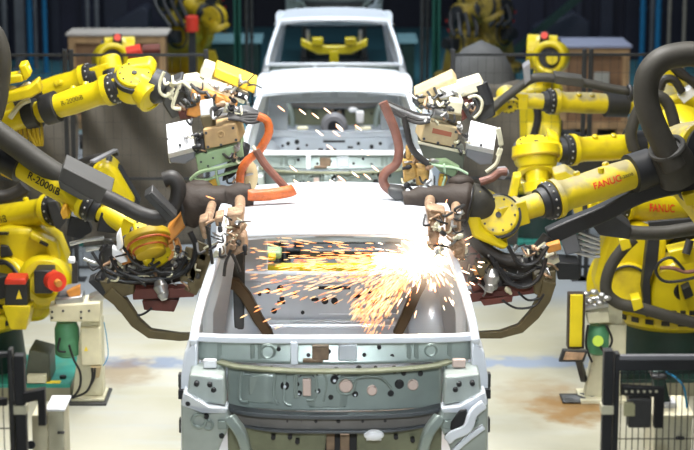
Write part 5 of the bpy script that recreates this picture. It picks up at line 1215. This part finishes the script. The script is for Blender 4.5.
# ------------------------------------------------------------------ front fence pieces
def front_post(t, px0, px1, pytop, Y, m=CHAR, name='fence_post', collar=410):
    a = P(px0, pytop, Y); b_ = P(px1, pytop, Y)
    o = MB().b2((a.x, Y, 0), (b_.x, Y+.06, a.z)).build(name, m, t, .004)
    if collar:
        z = P(px0, collar, Y).z; MB().b2((a.x-.006, Y-.006, z-.02), (b_.x+.006, Y+.066, z+.02)).build('post_collar', CREAM, o, .003)
    MB().b2((a.x-.05, Y-.05, 0), (b_.x+.05, Y+.11, .015)).build('post_foot', m, o)
    return o
Y = 8.3
x0 = P(604.5, 357, Y).x
t = thing('safety_fence', 'nearest wire fence panel at bottom right with a dark latch', 'fence', (P(660, 450, Y).x, Y, 0))
front_post(t, 604.5, 614, 351, Y); front_post(t, 615.5, 620.5, 354, Y, collar=None)
zt = P(650, 357.5, Y).z; xr = P(740, 357, Y).x; xl = P(618, 357, Y).x
MB().b2((xl, Y+.0, zt-.012), (xr, Y+.03, zt+.008)).build('rail', GREYP, t, .003)
MB().b2((xl, Y+.0, zt-.06), (xr, Y+.03, zt-.012)).build('rail', CHAR, t, .003)
MB().b2((xl, Y+.0, .15), (xr, Y+.03, .19)).build('rail', CHAR, t, .003)
MB().b2((xr-.05, Y, 0), (xr, Y+.05, zt)).build('fence_post', CHAR, t, .003)
mb = MB(); xx = xl+.02
while xx < xr: mb.b2((xx-.0019, Y+.012, .17), (xx+.0019, Y+.016, zt-.02)); xx += .0265
for z in (P(650, 374, Y).z, P(650, 440, Y).z, 1.0, .6): mb.b2((xl, Y+.016, z-.002), (xr, Y+.02, z+.002))
mb.build('wire_mesh', WIRE, t)
Z = lambda py: P(650, py, Y).z
X = lambda px: P(px, 400, Y).x
lt = MB().prism([V((X(620), Y-.05, Z(383))), V((X(662), Y-.05, Z(386))), V((X(662), Y-.05, Z(425))), V((X(653), Y-.05, Z(425))), V((X(653), Y-.05, Z(394))), V((X(620), Y-.05, Z(392)))], (0, .045, 0)).build('latch_bracket', BLK, t, .003)
MB().b2((X(627), Y-.06, Z(424)), (X(650), Y-.0, Z(395))).build('latch_body', STEELD, lt, .006)
mb = MB().b2((X(622), Y-.07, Z(402)), (X(631), Y-.05, Z(398))); mb.b2((X(622), Y-.065, Z(412)), (X(633), Y-.05, Z(400))); mb.build('latch_switch', mat('pale_switch', (.5, .48, .28), .5), lt, .003)
mb = MB()
for i in range(6): mb.cyl((X(624+i*6), Y-.056, Z(388)), (X(624+i*6), Y-.048, Z(388)), .006, seg=8)
mb.build('latch_bolt', CREAM, lt)
Yb = 9.2
bx = thing('floor_cabinet', 'cream cabinet behind the nearest fence at bottom right', 'cabinet', (P(680, 430, Yb).x, Yb+.15, 0))
za = P(680, 417, Yb).z
MB().b2((P(654, 430, Yb).x, Yb, 0), (P(692, 430, Yb).x, Yb+.3, za)).build('cabinet_body', CREAM, bx, .008)
MB().b2((P(652, 430, Yb).x, Yb-.02, za), (P(694, 430, Yb).x, Yb+.32, za+.015)).build('cabinet_lid', CREAML, bx, .004)
MB().b2(P(676, 440, Yb-.02), P(684, 436, Yb)).build('cabinet_handle', BLK, bx, .004)
part_tube(bx, 'air_line', PLAS, [(666, 372), (676, 378), (684, 388), (687, 410), (686, 417)], Yb+.1, 1.1, 8)
mb = MB().prism(PL([(652, 372), (664, 370), (668, 392), (672, 404), (664, 408), (656, 396)], Yb+.12), (0, .08, 0)); mb.build('regulator', GRND, bx, .01)
MB().b2(P(652, 380, Yb+.08), P(664, 369, Yb+.2)).build('regulator_knob', BLK, bx, .01)
MB().b2(P(664, 410, Yb+.1), P(674, 397, Yb+.2)).build('gauge_block', WHITE, bx, .01)

t = thing('safety_fence', 'nearest dark fence post at bottom left with a black bracket', 'fence', (P(12, 450, 8.3).x, 8.3, 0))
Y = 8.3
front_post(t, 13, 23.5, 356, Y); front_post(t, 7.5, 11.5, 350, Y, STEELD, collar=None)
xr = P(9, 400, Y).x; xl = P(-70, 400, Y).x; zt = P(0, 353, Y).z
MB().b2((xl, Y, zt-.02), (xr, Y+.03, zt)).build('rail', CHAR, t, .003); MB().b2((xl, Y, .15), (xr, Y+.03, .19)).build('rail', CHAR, t, .003); MB().b2((xl, Y, 0), (xl+.05, Y+.05, zt)).build('fence_post', CHAR, t, .003)
mb = MB(); xx = xl+.02
while xx < xr: mb.b2((xx-.0019, Y+.012, .17), (xx+.0019, Y+.016, zt-.01)); xx += .0265
for z in (1.6, 1.2, .6): mb.b2((xl, Y+.016, z-.002), (xr, Y+.02, z+.002))
mb.build('wire_mesh', WIRE, t)
X = lambda px: P(px, 400, Y).x; Z = lambda py: P(20, py, Y).z
MB().prism([V((X(24), Y-.03, Z(392))), V((X(46), Y-.03, Z(387))), V((X(46), Y-.03, Z(424))), V((X(38.5), Y-.03, Z(424))), V((X(38.5), Y-.03, Z(398))), V((X(24), Y-.03, Z(402)))], (0, .045, 0)).build('latch_bracket', BLK, t, .003)
MB().b2((X(-20), Y-.03, Z(404)), (X(8), Y+.0, Z(397))).build('latch_bracket', BLK, t, .003)
Yb = 9.0
bx = thing('floor_cabinet', 'slim cream cabinet beside the nearest left fence post', 'cabinet', (P(52, 430, Yb).x, Yb+.1, 0))
za = P(50, 411, Yb).z
MB().b2((P(32, 430, Yb).x, Yb, 0), (P(48, 430, Yb).x, Yb+.18, za-.02)).build('cabinet_body', CREAML, bx, .006)
MB().b2((P(48, 430, Yb).x, Yb, 0), (P(64.5, 430, Yb).x, Yb+.18, za)).build('cabinet_door', CREAM, bx, .006)
MB().b2((P(46, 430, Yb).x, Yb-.01, za), (P(66, 430, Yb).x, Yb+.22, za+.012)).build('cabinet_lid', WHITE, bx, .003)
MB().b2(P(57, 434, Yb-.025), P(65, 431, Yb)).build('cabinet_handle', BLK, bx, .003)
MB().cyl(P(31, 445, Yb-.02), P(31, 445, Yb+.01), .02).build('cabinet_lock', BLK, bx)

# ------------------------------------------------------------------ sparks
def spark_mat(name, col, st):
    m = bpy.data.materials.new(name); m.use_nodes = True; N = m.node_tree.nodes; L = m.node_tree.links
    b = N['Principled BSDF']; b.inputs['Base Color'].default_value = (.1, .05, .02, 1)
    tc = N.new('ShaderNodeTexCoord'); nz = N.new('ShaderNodeTexNoise'); nz.inputs['Scale'].default_value = 9; L.new(tc.outputs['Object'], nz.inputs['Vector'])
    rp = N.new('ShaderNodeValToRGB'); e = rp.color_ramp.elements; e[0].position = .35; e[0].color = (1, .20, .03, 1); e[1].position = .62; e[1].color = (*col, 1)
    L.new(nz.outputs['Fac'], rp.inputs['Fac']); L.new(rp.outputs['Color'], b.inputs['Emission Color']); b.inputs['Emission Strength'].default_value = st
    return m
SPK = spark_mat('glowing_spark', (1, .66, .30), 4)
SPW = spark_mat('white_hot_spark', (1, .85, .6), 12)
FL = P(429, 258, 10.78)
def streak(mb, p, d, ln, r):
    d = d.normalized(); mb.lathe(p, d, [(0, r*.3), (ln*.4, r), (ln, r*.35)], 5)
rs = random.Random(3)
mb = MB(); mw = MB()
for i in range(760):
    # main fan: thrown across the cab towards the left
    a = rs.gauss(0, .16); rr = abs(rs.gauss(0, .55))+.04
    if rr > .97: continue
    d = V((-1, rs.gauss(-.05, .28), a*.75-.04)).normalized(); p = FL+d*rr+V((0, 0, -.05*rr*rr))
    if p.z > 1.90: p.z = 1.90-rs.random()*.1
    streak(mb if rr > .3 else mw, p, d+V((0, 0, -.12*rr)), rs.uniform(.02, .075), rs.uniform(.0016, .0036))
for i in range(950):
    # falling curtain, hooked down towards the cowl
    an = rs.uniform(-.15, 1.0); u = rs.random()
    d = V((-.25-.62*u+rs.gauss(0, .12), rs.gauss(-.25, .2), .05-.9*u*rs.uniform(.5, 1.1))).normalized()
    rr = rs.uniform(.05, .48); p = FL+d*rr+V((0, 0, -.28*rr*rr))
    streak(mb if rr > .16 else mw, p, d+V((0, 0, -1.0*rr)), rs.uniform(.012, .05), rs.uniform(.0016, .0034))
for i in range(260):
    d = V((rs.gauss(0, 1), rs.gauss(0, .6)-.3, rs.gauss(0, 1))).normalized(); rr = abs(rs.gauss(0, .13))+.01
    streak(mw, FL+d*rr, d, rs.uniform(.02, .06), rs.uniform(.002, .0045))
for (px, py, Y) in ((278, 106, 11.6), (299, 109, 11.5), (312, 113, 11.4), (324, 108, 11.6), (316, 130, 11.4), (333, 131, 11.5), (336, 124, 11.7), (336, 126, 11.4), (327, 145, 11.5), (362, 150, 11.6), (294, 180, 11.2), (308, 182, 11.2), (330, 180, 11.2), (338, 176, 11.3), (364, 174, 11.3), (290, 166, 11.4), (352, 172, 11.3), (206, 196, 11.2), (263, 322, 11.3), (254, 312, 11.2), (240, 318, 11.2), (300, 300, 11.5), (372, 166, 11.3), (355, 125, 11.6)):
    d = V((1, 0, -.8)) if py < 190 else (V((1, 0, -.35)) if px == 206 else V((1, 0, .5)))
    streak(mw if py < 190 else mb, P(px, py, Y), d, .05, .004)
tag(mb.build('weld_sparks', SPK), 'orange spark streaks flying left and down through the nearest cab', 'sparks', kind='stuff')
tag(mw.build('white_weld_sparks', SPW), 'white hot sparks bursting around the weld and above the roof', 'sparks', kind='stuff')
# the molten weld and its light
mb = MB().sphere(FL, .035, seg=16)
for i in range(60):
    d = V((rs.gauss(0, 1), rs.gauss(0, 1)-.4, rs.gauss(0, 1))).normalized(); streak(mb, FL, d, rs.uniform(.04, .10), .008)
m = bpy.data.materials.new('molten_weld'); m.use_nodes = True; b = m.node_tree.nodes['Principled BSDF']; b.inputs['Emission Color'].default_value = (1, .86, .6, 1); b.inputs['Emission Strength'].default_value = 30
tag(mb.build('weld_flash', m), 'white hot weld flash beside the right pillar of the nearest cab', 'weld flash')
l = bpy.data.lights.new('weld_light', 'POINT'); l.energy = 20; l.color = (1, .84, .62); l.shadow_soft_size = .06
o = bpy.data.objects.new('weld_light', l); COL.objects.link(o); o.location = FL+V((-.05, -.12, .05))
# smoke puff added to spread a glow round the weld
m = bpy.data.materials.new('weld_glow_smoke'); m.use_nodes = True; nt = m.node_tree; nt.nodes.remove(nt.nodes['Principled BSDF'])
vs = nt.nodes.new('ShaderNodeVolumeScatter'); vs.inputs['Color'].default_value = (.95, .93, .9, 1); vs.inputs['Anisotropy'].default_value = .2
tc = nt.nodes.new('ShaderNodeTexCoord'); ln = nt.nodes.new('ShaderNodeVectorMath'); ln.operation = 'LENGTH'; nt.links.new(tc.outputs['Object'], ln.inputs[0])
mr = nt.nodes.new('ShaderNodeMapRange'); mr.inputs[1].default_value = .0; mr.inputs[2].default_value = .30; mr.inputs[3].default_value = 2.2; mr.inputs[4].default_value = 0
nt.links.new(ln.outputs['Value'], mr.inputs[0]); nt.links.new(mr.outputs[0], vs.inputs['Density'])
nt.links.new(vs.outputs[0], nt.nodes['Material Output'].inputs['Volume'])
mb = MB().sphere(FL, .30, seg=24)
tag(mb.build('weld_glow_smoke', m, origin=FL), 'thin smoke added for the glow around the weld at the right pillar', 'smoke', kind='stuff')
